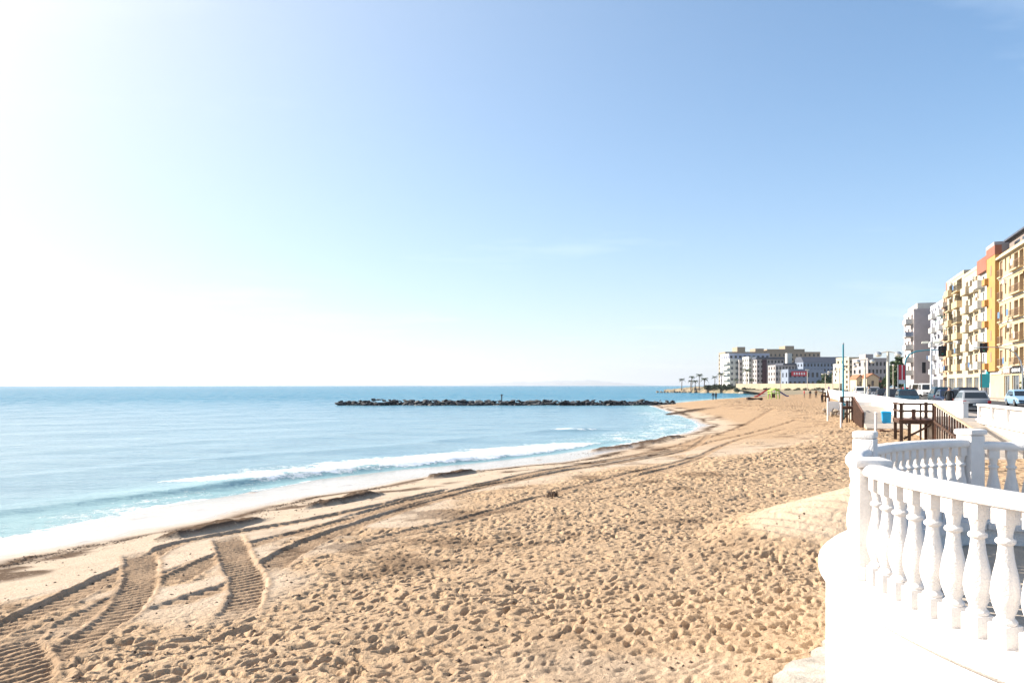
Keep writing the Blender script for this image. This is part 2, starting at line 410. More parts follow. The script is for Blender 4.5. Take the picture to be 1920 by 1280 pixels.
def sand_material():
    m = bpy.data.materials.new('beach_sand'); m.use_nodes = True; n, l = m.node_tree.nodes, m.node_tree.links
    b = n['Principled BSDF']; g = n.new('ShaderNodeNewGeometry').outputs['Position']
    wet, wr, tk, fm = attr(n,'wet'), attr(n,'wrack'), attr(n,'track'), attr(n,'foot')
    big = noise(n,l,g,.35,5); mid = noise(n,l,g,3.0,6,.7); fine = noise(n,l,g,60,3,.7)
    tramp = ramp(n,l,big,.3,.7,(.45,.30,.18),(.50,.345,.215))
    tramp = mixrgb(n,l,mth(n,l,'MULTIPLY',attr(n,'churn'),.8), tramp, ramp(n,l,mid,.3,.7,(.35,.215,.115),(.42,.27,.15)))  # far sand more orange and darker: unresolved footprint shadows painted into its colour
    tramp = mixrgb(n,l,.3,tramp,ramp(n,l,mid,.3,.72,(.32,.205,.12),(.53,.395,.265)))
    smooth = ramp(n,l,mid,.3,.72,(.48,.375,.275),(.61,.49,.375))
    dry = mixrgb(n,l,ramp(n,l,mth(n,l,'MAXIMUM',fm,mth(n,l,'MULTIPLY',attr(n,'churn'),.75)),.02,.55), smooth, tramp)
    dry = mixrgb(n,l,.22,dry,ramp(n,l,fine,.35,.65,(.24,.15,.085),(.60,.46,.32)))
    dry = mixrgb(n,l,mth(n,l,'MULTIPLY',tk,.75),dry,(.32,.205,.12))
    wetc = ramp(n,l,mid,.3,.7,(.42,.35,.28),(.50,.42,.35))
    c = mixrgb(n,l,wet,dry,wetc)
    weed = mth(n,l,'MULTIPLY',wr,ramp(n,l,noise(n,l,g,9,6,.75),.28,.44))
    c = mixrgb(n,l,mth(n,l,'MULTIPLY',weed,.9),c,(.075,.045,.03))
    l.new(c, b.inputs['Base Color'])
    l.new(mixrgb(n,l,weed,mixrgb(n,l,wet,(.95,.95,.95),(.16,.16,.16)),(.95,.95,.95)), b.inputs['Roughness'])
    l.new(mth(n,l,'MULTIPLY',mth(n,l,'ADD',mth(n,l,'MULTIPLY',wet,.45),.08),mth(n,l,'SUBTRACT',1.0,weed)), b.inputs['Specular IOR Level'])
    # grain, and the trampled surface where it is too far off for the mesh to hold it
    vo = n.new('ShaderNodeTexVoronoi'); vo.inputs['Scale'].default_value = 3.6; l.new(g, vo.inputs['Vector'])
    hollow = ramp(n,l,vo.outputs['Distance'],.05,.55)
    far = attr(n,'far')
    h = mth(n,l,'ADD', mth(n,l,'MULTIPLY',fine,.012), mth(n,l,'MULTIPLY',noise(n,l,g,14,4,.65),.04))
    h = mth(n,l,'ADD', h, mth(n,l,'MULTIPLY',mth(n,l,'MULTIPLY',hollow,mth(n,l,'MULTIPLY',far,fm)),.16))
    bu = n.new('ShaderNodeBump'); bu.inputs['Distance'].default_value = 1.0
    l.new(h, bu.inputs['Height']); l.new(mth(n,l,'SUBTRACT',1.0,mth(n,l,'MULTIPLY',wet,.97)), bu.inputs['Strength'])
    l.new(bu.outputs[0], b.inputs['Normal'])
    return m
ang = np.concatenate([np.linspace(-75,-37,40,endpoint=False), np.linspace(-37,27,680,endpoint=False), np.linspace(27,75,50)])
rr = np.concatenate([np.geomspace(2.0,5.6,25,endpoint=False), np.geomspace(5.6,38,760,endpoint=False), np.geomspace(38,420,190)])
AG, RR = np.meshgrid(np.radians(ang), rr)
X, Y = RR*np.sin(AG), RR*np.cos(AG)
z, w, trk, fm = sand_relief(X.ravel(), Y.ravel())
ww = wrack_w(X.ravel(), Y.ravel())
wetv = 1-sstep(ww-1.1, ww+.15, w + .5*(fbm(X.ravel()*1.3, Y.ravel()*1.3, 91, 3)-.5))
dl = w-ww
wr = np.exp(-(dl/.36)**2)*sstep(.25,.45,fbm(X.ravel()*.7,Y.ravel()*.7,15,3))*1.0
wr = np.maximum(wr, .95*sstep(.0,.6,dl)*(1-sstep(2.2,3.2,dl))*sstep(.56,.68,fbm(X.ravel()*.55+3,Y.ravel()*.8,19,4)))
wr = np.maximum(wr, .6*sstep(.60,.72,fbm(X.ravel()*.9,Y.ravel()*.9,29,4))*sstep(6,9,w)*(1-sstep(14,18,w)))
wr = np.maximum(wr, 1.3*weed_bed(X.ravel(), Y.ravel()))
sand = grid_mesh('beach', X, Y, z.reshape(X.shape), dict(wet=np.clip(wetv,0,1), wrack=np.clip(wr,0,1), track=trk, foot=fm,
    far=sstep(16,32,RR.ravel()), churn=sstep(1.0,5.0,w)*sstep(28,58,RR.ravel()+16*(fbm(X.ravel()*.2,Y.ravel()*.2,87,3)-.5))), sand_material())  # churn: mask of far sand darkened for unresolved footprint shadows
tag(sand, 'trampled golden sand beach with tractor tyre tracks', None, None, 'structure')

# ---- sea
def sea_material():
    m = bpy.data.materials.new('sea_water'); m.use_nodes = True; n, l = m.node_tree.nodes, m.node_tree.links
    b = n['Principled BSDF']; g = n.new('ShaderNodeNewGeometry').outputs['Position']
    foam, shal = attr(n,'foam'), attr(n,'shallow')
    mpn = n.new('ShaderNodeMapping'); mpn.inputs['Scale'].default_value = (.25,1,1); l.new(g, mpn.inputs[0]); mp0 = mpn.outputs[0]
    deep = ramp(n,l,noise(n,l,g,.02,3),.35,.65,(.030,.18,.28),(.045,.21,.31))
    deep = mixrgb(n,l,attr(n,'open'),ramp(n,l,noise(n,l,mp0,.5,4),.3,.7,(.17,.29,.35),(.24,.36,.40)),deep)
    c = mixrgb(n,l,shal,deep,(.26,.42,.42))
    lace = noise(n,l,g,3.2,7,.72); lac2 = noise(n,l,g,.9,4,.6)
    k = mth(n,l,'ADD', foam, mth(n,l,'ADD', mth(n,l,'MULTIPLY',mth(n,l,'SUBTRACT',lace,.5),1.5), mth(n,l,'MULTIPLY',mth(n,l,'SUBTRACT',lac2,.5),.8)))
    k = ramp(n,l,k,.42,.66)
    k = mth(n,l,'MULTIPLY',k,ramp(n,l,foam,.02,.18))
    c = mixrgb(n,l,k,c,(.82,.84,.85))
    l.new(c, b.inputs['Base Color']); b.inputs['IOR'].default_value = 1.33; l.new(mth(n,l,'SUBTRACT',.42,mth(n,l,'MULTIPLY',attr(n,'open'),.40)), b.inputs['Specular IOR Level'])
    l.new(mixrgb(n,l,k,(.20,.20,.20),(.8,.8,.8)), b.inputs['Roughness'])
    mp = n.new('ShaderNodeMapping'); mp.inputs['Rotation'].default_value = (0,0,rad(12)); mp.inputs['Scale'].default_value = (.45,1.0,1); l.new(g, mp.inputs[0])
    h = mth(n,l,'ADD', mth(n,l,'MULTIPLY',noise(n,l,mp.outputs[0],1.1,6,.62),.22), mth(n,l,'MULTIPLY',noise(n,l,mp.outputs[0],.16,4,.55),.9))
    h = mth(n,l,'ADD', h, mth(n,l,'MULTIPLY',k,.05))
    h = mth(n,l,'ADD', h, mth(n,l,'MULTIPLY',noise(n,l,mp.outputs[0],4.5,4,.7),.07))
    bu = n.new('ShaderNodeBump'); bu.inputs['Distance'].default_value = 1.0; bu.inputs['Strength'].default_value = .8
    l.new(h, bu.inputs['Height'])
    # open water: wave slopes taken straight from noise, so they hold at any distance
    def vec(op, a, c_):
        v_ = n.new('ShaderNodeVectorMath'); v_.operation = op
        for i_, q_ in enumerate((a, c_)):
            if q_ is None: continue
            if isinstance(q_, tuple): v_.inputs[i_].default_value = q_
            elif isinstance(q_, float): v_.inputs['Scale'].default_value = q_
            else: l.new(q_, v_.inputs[i_])
        return v_
    sl = n.new('ShaderNodeTexNoise'); sl.inputs['Scale'].default_value = .9; sl.inputs['Detail'].default_value = 6; sl.inputs['Roughness'].default_value = .75; l.new(mp.outputs[0], sl.inputs['Vector'])
    o1 = vec('MULTIPLY', vec('SUBTRACT', sl.outputs['Color'], (.5,.5,.5)).outputs[0], (1.0,1.5,0.0)).outputs[0]
    sc_ = n.new('ShaderNodeVectorMath'); sc_.operation = 'SCALE'; l.new(o1, sc_.inputs[0]); l.new(mth(n,l,'MULTIPLY',attr(n,'open'),1.7), sc_.inputs['Scale'])
    nn = vec('NORMALIZE', vec('ADD', bu.outputs[0], sc_.outputs[0]).outputs[0], None).outputs[0]
    l.new(nn, b.inputs['Normal'])
    return m
ang = np.concatenate([np.linspace(-80,-37,40,endpoint=False), np.linspace(-37,17,430,endpoint=False), np.linspace(17,40,80)])
rr = np.concatenate([np.geomspace(9,75,520,endpoint=False), np.geomspace(75,600,150,endpoint=False), np.geomspace(600,27000,50)])
AG, RR = np.meshgrid(np.radians(ang), rr); X, Y = RR*np.sin(AG), RR*np.cos(AG)
x, y = X.ravel(), Y.ravel(); w = shore_w(x, y); o = -w
fade = 1-sstep(250,600,np.hypot(x,y))
cross = (x*.5+y*.87)
z = .05*(fbm(x*.12+y*.03, y*.22-x*.1, 301, 4)-.5)*fade*sstep(0,6,o)*2 + .03*np.sin(o*2*PI/9.0+3*fbm(x*.05,y*.05,311,2))*fade*sstep(4,12,o)
jit = 1.4*(fbm(x*.11, y*.11, 321, 2)-.5)
crest = np.interp(y, [0,14,20,24,28,31,36,42,50], [5.6,4.6,3.7,2.3,1.7,1.4,1.6,1.6,1.4])+jit*.6
amp = np.interp(y, [0,14,18,23,27,30,36,42,48], [.015,.015,.03,.08,.19,.20,.18,.14,.04])*(.75+.5*fbm(x*.25,y*.25,331,2))
e = o-crest                                   # positive on the seaward side
z = z + amp*np.where(e > 0, np.exp(-(e/1.5)**2), np.exp(-(e/.42)**2)) - .3*amp*np.exp(-((e+1.0)/.6)**2)
crest2 = crest+9+2*jit; z = z + .09*np.exp(-((o-crest2)/1.3)**2)*sstep(10,16,y)*(1-sstep(60,90,y))
z = z + .10*np.exp(-((o-crest2-11)/1.8)**2)*(1-sstep(60,90,y))
br = sstep(26.6,29.0,y)*(1-sstep(44,50,y))
foam = br*sstep(-.9,-.2,e)*(1-sstep(2.2,5.2,e + 1.5*(fbm(x*.4,y*.4,341,3)-.5)))*.95
foam = np.maximum(foam, br*.62*(1-sstep(1,6.5,e))*sstep(-1.0,0,e))
foam = np.maximum(foam, (1-sstep(.0,.9,o))*.72*sstep(-1.5,.2,o+1.0))
foam = np.maximum(foam, .46*(1-sstep(1.0,3.2,o))*(1-sstep(26,30,y)))
foam = np.maximum(foam, .5*np.exp(-((e-.05)/.22)**2)*sstep(24.5,27,y)*(1-br))
pe = np.exp(-(((x-5.2)*.93+(y-60)*.36)/2.4)**2-((-(x-5.2)*.36+(y-60)*.93)/1.9)**2)
foam = np.maximum(foam, 1.0*pe); z = z+.22*np.exp(-(((x-5.4)*.93+(y-58.8)*.36)/2.4)**2-((-(x-5.4)*.36+(y-58.8)*.93)/.8)**2)
foam = np.maximum(foam, .50*sstep(42,50,y)*(1-sstep(96,118,y))*(1-sstep(3,9,o)))
foam = foam*sstep(-6,-.2,o)*(.30+1.05*fbm(x*.55+y*.2, y*.9-x*.4, 351, 4))
shal = (1-sstep(.5,7,o))*.75
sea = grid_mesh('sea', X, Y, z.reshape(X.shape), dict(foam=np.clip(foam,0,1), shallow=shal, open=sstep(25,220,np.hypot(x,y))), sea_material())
tag(sea, 'pale blue sea with small foaming waves', None, None, 'structure')

# ---- drift seaweed: loose flakes of dead leaf along the drift line
def flakes():
    vs, fs = [], []
    def one(px_, py_, gz, L):
        a = rng.random()*PI; t = (rng.random()-.5)*.8; b = len(vs)
        c, s_ = math.cos(a)*L, math.sin(a)*L; wd = L*.28
        vs.extend([(px_-c+s_*.28,py_-s_-c*.28,gz+.004),(px_+c,py_+s_,gz+.004+abs(t)*L*.2),(px_+c*.2-s_*.3,py_+s_*.2+c*.3,gz+.010+L*.18),(px_-s_*.5,py_+c*.5,gz+.01)])
        fs.extend([(b,b+1,b+2),(b,b+2,b+3)])
    pts = []
    for i in range(3800):
        d = 12.0*math.exp(rng.random()*1.75); k = 0
        yy = d
        # walk in from the sea side to the drift line at this distance
        xs = np.linspace(-24, 26, 260); ys = np.full(xs.shape, yy); ok = shore_w(xs, ys)-wrack_w(xs, ys)
        j = np.argmax(ok > 0); pts.append((xs[j]+rng.normal(0,.10)+max(0,rng.normal(0,.35)), yy+rng.normal(0,.15)))
    for cxw, cyw, ra, rb in BEDS:
        for i in range(int(420*ra*(rb+.3))):
            a_, b_ = rng.normal(0,ra*.7), rng.normal(0,rb*.7); pts.append((cxw+a_*.55+b_*.83, cyw+a_*.83-b_*.55))
    P = np.array(pts); zz_, *_ = sand_relief(P[:,0].copy(), P[:,1].copy())
    keep = fbm(P[:,0]*.9, P[:,1]*.9, 401, 3) > .45
    for (a_, b_), g_, kp in zip(P, zz_, keep):
        if kp and g_ > .05: one(a_, b_, g_, .010+.022*rng.random()*(1+b_/25))
    me = bpy.data.meshes.new('drift_seaweed'); me.from_pydata(vs, [], fs); me.materials.append(M['weed'])
    return link('drift_seaweed', me)
tag(flakes(), 'brown dead seaweed strewn along the drift line', 'seaweed', None, 'stuff')

# ---- shells and scraps scattered over the dry sand
def litter():
    vs, fs = [], []; n_ = 1500
    d = 6.5*np.exp(rng.random(n_)*1.7); a = np.radians(rng.uniform(-36,24,n_)); X_, Y_ = d*np.sin(a), d*np.cos(a)
    z_, w_, t_, f_ = sand_relief(X_, Y_)
    for px_, py_, g_, ww_ in zip(X_, Y_, z_, w_):
        if ww_ < 5: continue
        L = rng.uniform(.008,.028); an = rng.random()*6.28; b = len(vs)
        for k in range(5):
            t = an+2*PI*k/5; vs.append((px_+L*math.cos(t)*(1.5 if k%2 else .8), py_+L*math.sin(t), g_-.002))
        vs.append((px_, py_, g_+L*.8)); fs.extend([(b+k, b+(k+1)%5, b+5) for k in range(5)])
    me = bpy.data.meshes.new('beach_scraps'); me.from_pydata(vs, [], fs); me.materials.append(M['weed']); return link('beach_scraps', me)
tag(litter(), 'small dark scraps of weed and shell scattered over the sand', 'scraps', None, 'stuff')
# ------------------------------------------------------------------ promenade, road
def sheet(name, polys, z, material, label):
    mb = MB()
    for poly in polys:
        mb.add([W(t,s,z) for t,s in poly], [tuple(range(len(poly)))])
    o = mb.build(name, material); return tag(o, label, None, None, 'structure')
sheet('promenade', [[(8.0,-30),(60,-30),(60,420),(6.4,420),(6.4,54.2),(8.4,48.2),(8.0,46)]], 1.80, M['paving'], 'paved seaside promenade above the beach')
sheet('road', [[(10.6,-30),(21.6,-30),(21.6,420),(10.6,420)]], 1.804, M['asphalt'], 'asphalt road between promenade and houses')
mk = MB()
for i in range(60):
    s0 = 20+i*6.0; mk.add([W(t,s,1.809) for t,s in ((16.0,s0),(16.14,s0),(16.14,s0+2.6),(16.0,s0+2.6))],[(0,1,2,3)])
tag(mk.build('lane_markings', M['roadpaint']), 'white dashed lane markings on the road', None, None, 'structure')
pv = MB(); pv.prism([W(t,s)[:2] for t,s in ((21.6,-30),(60,-30),(60,420),(21.6,420))], 1.5, 1.93)
tag(pv.build('pavement', M['paving']), 'raised pavement with kerb in front of the houses', None, None, 'structure')

# ------------------------------------------------------------------ the near round terrace
TC = (6.2, 5.1); Z_LEDGE = EYE-1.48; Z_RAIL = EYE-.60; Z_FLOOR = 1.86
R_RAIL = 3.50
def arc(r, a): return (TC[0]+r*math.cos(rad(a)), TC[1]+r*math.sin(rad(a)))
A3, A2, A1, A0 = 106.8, 142.8, 169.0, 213.0
p3 = arc(R_RAIL+.06, A3)
t3 = p3[0]*CA-p3[1]*SA; s3 = p3[0]*SA+p3[1]*CA
def ring(mb, prof, a0, a1, n):
    """sweep a profile of (radius, z) along the terrace arc"""
    secs = []
    for i in range(n+1):
        a = a0+(a1-a0)*i/n; secs.append([(*arc(r,a), z) for r,z in prof])
    mb.loft(secs)
tw = thing('terrace_wall', 'white stuccoed curved wall carrying the near round balustrade', 'wall', (*arc(3.7,160), 0.9))
def under(root, o):
    """parent an object built in world coordinates to a root that only has a translation"""
    o.parent = root; o.location = Vector(o.location)-root.location; KIDS.setdefault(root.name, []).append(o); return o
mb = MB(); ring(mb, [(3.30,.3),(3.74,.3),(3.74,Z_LEDGE-.10),(3.30,Z_LEDGE-.10)], A3-2, 262, 110)
under(tw, mb.build('wall_face', M['whitewall'], smooth=True))
mb = MB(); ring(mb, [(3.24,Z_LEDGE-.098),(3.775,Z_LEDGE-.098),(3.80,Z_LEDGE-.075),(3.80,Z_LEDGE-.03),(3.77,Z_LEDGE-.004),(3.70,Z_LEDGE),(3.24,Z_LEDGE)], A3-2, 262, 110)
under(tw, mb.build('ledge', M['white'], smooth=True))
# straight return wall from the last pillar to the promenade
mb = MB(); q = [W(t,s)[:2] for t,s in ((t3+.05,s3-.25),(8.3,s3-.25),(8.3,s3+.19),(t3+.05,s3+.19))]
mb.prism(q, .3, Z_LEDGE-.101); under(tw, mb.build('return_wall', M['whitewall']))
mb = MB(); q = [W(t,s)[:2] for t,s in ((t3+.16,s3-.31),(8.3,s3-.31),(8.3,s3+.25),(t3+.16,s3+.25))]
mb.prism(q, Z_LEDGE-.0995, Z_LEDGE-.03); under(tw, mb.build('return_ledge', M['white'], bevel=.012))
mb = MB(); mb.add([(*arc(3.29,a), Z_FLOOR) for a in np.linspace(A3,262,60)]+[W(8.3,-1.2,Z_FLOOR), W(8.3,s3-.2,Z_FLOOR)], [tuple(range(62))])
tag(mb.build('terrace_floor', M['concrete']), 'pale concrete floor of the round terrace', None, None, 'structure')
# concrete footing poured against the wall, half buried in sand
mb = MB(); outer = []
for i in range(41):
    a = 134+i*1.9; r = 3.80+.30*float(sstep(0,14,np.array(float(i))))+.07*math.sin(i*.7)+.05*math.sin(i*1.9+1)+random.uniform(-.04,.04); outer.append((a, r))
secs = []
for a, r in outer:
    zt = 1.07+.02*math.sin(a*.4)
    secs.append([(*arc(3.6,a),.4), (*arc(r+.05,a),.4), (*arc(r,a),zt-.05), (*arc(r-.06,a),zt), (*arc(3.6,a),zt+.03)])
mb.loft(secs)
tag(mb.build('wall_footing', M['footing'], smooth=True), 'rough pale concrete footing at the foot of the curved terrace wall', 'footing')

# baluster: square foot, ring, vase belly, neck ring, flared head, square top
def baluster_mesh():
    H = Z_RAIL-.085-Z_LEDGE; mb = MB()
    h = lambda f: f*H
    mb.box(-.056,.056,-.056,.056,-.006,h(.16))
    mb.lathe([(.050,h(.155)),(.056,h(.17)),(.056,h(.185)),(.044,h(.20)),(.040,h(.215)),(.050,h(.25)),(.064,h(.31)),(.070,h(.37)),(.067,h(.43)),
              (.057,h(.52)),(.043,h(.61)),(.036,h(.69)),(.034,h(.725)),(.046,h(.735)),(.049,h(.75)),(.046,h(.765)),(.033,h(.775)),(.034,h(.80)),(.041,h(.85)),(.046,h(.875))], 20)
    mb.box(-.047,.047,-.047,.047,h(.872),H+.012)
    mb.v = [(x*1.09,y_*1.09,z_) for x,y_,z_ in mb.v]
    return mb.mesh('baluster', M['white'], smooth=True, bevel=.005, angle=50)
BAL = baluster_mesh()
def rail_prof(r, z):      # rounded handrail
    return [(r-.070,z-.085),(r+.070,z-.085),(r+.084,z-.065),(r+.083,z-.035),(r+.066,z-.010),(r+.04,z),(r-.04,z),(r-.066,z-.010),(r-.083,z-.035),(r-.084,z-.065)]
bl = thing('terrace_balustrade', 'white curved balustrade with vase balusters and square pillars on the near terrace', 'balustrade', (*arc(R_RAIL,A1), Z_LEDGE))
def pillar(a, top, half, cap, name='pillar', rcap=.02):
    c = arc(R_RAIL, a); mb = MB()
    mb.box(-half,half,-half,half,-.01,top-Z_LEDGE-.07)
    mb.box(-half-.02,half+.02,-half-.02,half+.02,-.008,.10)
    o = mb.build(name, M['white'], bl, Vector((*c, Z_LEDGE))-bl.location, rad(a), smooth=True, bevel=.012)
    mb = MB(); mb.box(-half-cap,half+cap,-half-cap,half+cap,top-Z_LEDGE-.068,top-Z_LEDGE)
    cp = mb.build('cap', M['white'], o, (0,0,0), smooth=True, bevel=rcap); return o
pillar(A3, EYE-.49, .10, .022, rcap=.03); pillar(A2, EYE-.44, .095, .004); pillar(A1, EYE-.56, .105, .028, rcap=.03); pillar(A0, EYE-.56, .105, .028)
for (a0,a1,sp) in ((A3,A2,2.45),(A2,A1,2.8),(A1,A0,3.2),(A0,246,3.2)):
    mb = MB(); ring(mb, rail_prof(R_RAIL, Z_RAIL), a0+1.7, a1-1.7, 26)
    under(bl, mb.build('handrail', M['white'], smooth=True))
    n = round((a1-a0)/sp)-1
    for i in range(1, n+1):
        a = a0+(a1-a0)*i/(n+1); c = arc(R_RAIL, a)
        link('baluster', BAL, bl, Vector((*c, Z_LEDGE))-bl.location, rad(a)+random.uniform(-.03,.03))
# straight run behind, towards the promenade
zr = EYE-.635
b2 = thing('return_balustrade', 'white straight balustrade running back from the terrace end pillar to the promenade', 'balustrade', W(t3, s3, Z_LEDGE-.03), RZ)
mb = MB(); L = 8.2-t3
mb.loft([[(x, y_, z_-(Z_LEDGE-.03)) for y_, z_ in rail_prof(0, zr)] for x in (.13, L)])
mb.build('handrail', M['white'], b2, smooth=True)
for i in range(int((L-.3)/.172)): link('baluster', BAL, b2, (.27+i*.172, 0, 0), 0)

# black bent steel hoop standing on the terrace
hp = MB(); c = W(5.1, 6.4); bx, by = 4.62, 6.55
pts = [(bx,by,Z_FLOOR),(bx,by,Z_FLOOR+.66)]
for i in range(7):
    a = PI-PI*.5*i/6; pts.append((bx+.09+.09*math.cos(a), by, Z_FLOOR+.66+.09*math.sin(a)))
pts += [(bx+.3,by+.02,Z_FLOOR+.77),(bx+.55,by+.05,Z_FLOOR+.76)]
for i in range(7):
    a = PI/2-PI*.5*i/6; pts.append((bx+.55+.09*math.cos(a), by+.05, Z_FLOOR+.67+.09*math.sin(a)))
pts += [(bx+.64,by+.05,Z_FLOOR)]
hp.tube(pts, .014, 8); tag(hp.build('bicycle_hoop', M['black'], smooth=True), 'thin black bent steel hoop standing behind the near balustrade', 'bike rack')

# ------------------------------------------------------------------ white promenade walls
def wall_run(name, label, pts, z0, z1, th=.30, cope=.05):
    r = thing(name, label, 'wall', W(*pts[0], z0))
    mb = MB(); mc = MB()
    P = [Vector(W(*p)[:2]) for p in pts]
    for a, b in zip(P[:-1], P[1:]):
        d = (b-a).normalized(); nrm = Vector((d.y,-d.x))
        for m_, ex, lo, hi in ((mb,0,z0,z1-.10),(mc,cope,z1-.098,z1)):
            e = d*(ex*.5)
            q = [a-nrm*ex-e, b-nrm*ex+e, b+nrm*(th+ex)+e, a+nrm*(th+ex)-e]
            m_.prism([(v.x,v.y) for v in q], lo, hi)
    under(r, mb.build('wall_face', M['whitewall'])); under(r, mc.build('coping', M['white'], bevel=.01)); return r
wall_run('promenade_wall', 'long white promenade wall running away along the beach', [(6.3,54),(6.3,86),(6.3,110),(6.3,205)], .3, 2.70)
wall_run('splay_wall', 'short white wall turning inland at the head of the near ramp', [(8.6,48.1),(6.33,53.8)], .3, 2.70)
# right-hand wall with its own white balustrade, beside the near ramp
rw = thing('ramp_side_wall', 'white retaining wall with low balustrade beside the stone ramp', 'wall', W(8.1, 42, .3), RZ)
mb = MB(); mb.box(0,.3,-60,0,0,1.62); mb.build('wall_face', M['whitewall'], rw)
mb = MB(); mb.box(-.05,.35,-60.05,.05,1.622,1.70); mb.build('coping', M['white'], rw, bevel=.01)
mb = MB(); mb.box(-.03,.33,-60,.03,2.32,2.42); mb.build('handrail', M['white'], rw, bevel=.02)
small = BAL.copy(); small.name = 'baluster_low'
for i in range(10):
    y0 = -i*2.6
    mb = MB(); mb.box(.02,.28,y0-.26,y0,1.698,2.318); mb.build('pillar', M['white'], rw, bevel=.01)
    if i < 6:
        for j in range(11): link('baluster', small, rw, (.15, y0-.40-j*.205, 1.70), 0, (1,1,.80))

# ------------------------------------------------------------------ ramps and wooden beach platforms
def ramp_slab(name, label, t0, t1, s_hi, z_hi, s_lo, z_lo, s_top):
    mb = MB(); pr = [(s_lo-1.5,z_lo-.15),(s_lo,z_lo),(s_hi,z_hi),(s_top,z_hi)]
    mb.loft([[(*W(t,s)[:2], z) for s,z in pr]+[(*W(t,s_top)[:2], .2),(*W(t,s_lo-1.5)[:2], .2)] for t in (t0,t1)])
    o = mb.build(name, M['paving']); return tag(o, label, 'ramp')
ramp_slab('beach_ramp', 'grey brown stone ramp beside the near wooden platform', 5.95, 8.08, 41.5, 1.83, 32.0, 1.12, 48.2)
ramp_slab('beach_ramp', 'stone ramp between the far wooden railing and the white wall', 3.95, 6.28, 66.0, 1.86, 52.5, 1.12, 72)
def platform(label, t0, t1, s0, s1, z_deck, rail_h, dz, slope_s, slope_z, n_pick, dense=False):
    """wooden landing on posts with two-bar rails, and a picket railing that follows the ramp down to the sand"""
    g = 1.0
    r = thing('beach_platform', label, 'platform', W(t0, s0, g), RZ, 'wooden beach platforms along the wall')
    w_, d_ = t1-t0, s1-s0; zd = z_deck-g; zt = zd+rail_h
    for (x, y_) in ((0,0),(w_,0),(0,d_),(w_,d_)):
        mb = MB(); mb.box(x-.07,x+.07,y_-.07,y_+.07,-.4,zt); mb.build('post', M['wood'], r, bevel=.01)
    mb = MB(); mb.box(.28,.40,-.06,.06,-.4,zd-.12); mb.build('post', M['wood'], r)
    mb = MB(); mb.box(w_*.58,w_*.58+.07,.05,.12,-.4,zt-.02); mb.build('post', M['wood'], r)
    for y_ in (-.02, d_+.02):
        mb = MB(); mb.box(-.10,w_+.10,y_-.045,y_+.045,zd-.20,zd-.03); mb.build('beam', M['wood'], r)
    for x in (-.02, w_+.02):
        mb = MB(); mb.box(x-.04,x+.04,.05,d_-.05,zd-.19,zd-.04); mb.build('beam', M['wood'], r)
    n = max(4, int(d_/.15)); st_ = (d_+.2)/n
    for i in range(n):
        mb = MB(); y_ = -.1+i*st_; mb.box(-.12,w_+.12,y_+.008,y_+st_-.008,zd-.028,zd+random.uniform(.0,.006)); mb.build('deck_plank', M['wood2'], r)
    for z_ in (zt-.04, zd+rail_h*.52):
        mb = MB(); mb.box(-.09,w_+.09,-.105,-.072,z_-.045,z_+.045); mb.build('rail', M['wood'], r)
        mb = MB(); mb.box(-.105,-.072,-.07,d_+.09,z_-.044,z_+.044); mb.build('rail', M['wood'], r)
    mb = MB(); mb.bar((.1,.0,.1),(w_-.1,.0,zd-.22),.05,.09); mb.build('brace', M['wood'], r)
    mb = MB(); mb.box(w_*.36,w_*.36+.16,.3,.46,zd+.01,zd+rail_h*.62); mb.build('notice_post', M['wood2'], r)
    # railing down the ramp, towards the near end
    x = w_
    a = Vector((x, -.12, zt-.03)); b = Vector((x+.05, slope_s, slope_z-g))
    mb = MB(); mb.bar(a, b, .09, .07); mb.build('handrail', M['palewood'] if not dense else M['wood2'], r)
    a2 = Vector((x, -.12, zd-.05)); b2_ = Vector((x+.05, slope_s, slope_z-g-rail_h+.02))
    mb = MB(); mb.bar(a2, b2_, .07, .10); mb.build('stringer', M['wood'], r)
    for i in range(n_pick):
        f = (i+.6)/n_pick; p = a2.lerp(b2_, f); q = a.lerp(b, f)
        pw = .032 if not dense else .07
        mb = MB(); mb.box(p.x-pw,p.x+pw,p.y-pw*.8,p.y+pw*.8,max(-.35, p.z-.9),q.z-.03); mb.build('picket', M['wood'] if i%3 else M['wood2'], r)
    return r
platform('dark brown wooden landing with open rails and picket railing beside the near white wall', 4.5, 5.85, 39.3, 41.6, 2.0, .78, 0, -8.2, 2.02, 15)
platform('brown wooden landing with dense sloping railing in front of the teal pole', 3.05, 3.85, 61.2, 63.0, 2.02, .74, 0, -8.0, 1.85, 26, True)
platform('small far brown wooden landing where the white wall fades out', 3.6, 4.3, 128, 129.6, 2.02, .9, 0, -6.0, 1.9, 10, True)
# low return wall and rubble between the far platform and the sand
wr_ = thing('access_wall', 'grey white wall stub with stones at its foot beside the far platform', 'wall', W(2.5, 74, .8), RZ)
mb = MB(); mb.box(0,3.6,0,.35,0,1.35); mb.build('wall_face', M['whitewall'], wr_)
def hull_rock(seed, sx=1, sy=1, sz=1, n=14):
    r_ = random.Random(seed); bm = bmesh.new()
    for i in range(n):
        v = Vector((r_.gauss(0,1), r_.gauss(0,1), r_.gauss(0,1))).normalized()*r_.uniform(.78,1.05); bm.verts.new((v.x*sx*.5, v.y*sy*.5, v.z*sz*.5))
    res = bmesh.ops.convex_hull(bm, input=bm.verts); bmesh.ops.delete(bm, geom=[g_ for g_ in res['geom_unused'] if isinstance(g_, bmesh.types.BMVert)], context='VERTS')
    me = bpy.data.meshes.new('rock'); bm.to_mesh(me); bm.free(); return me
RK = [hull_rock(i, 1.15, .95, .8) for i in range(9)]
def rk(mesh, m): 
    c = mesh.copy(); c.materials.append(m); return c
RUB = [rk(m_, M['rubble']) for m_ in RK[:4]]
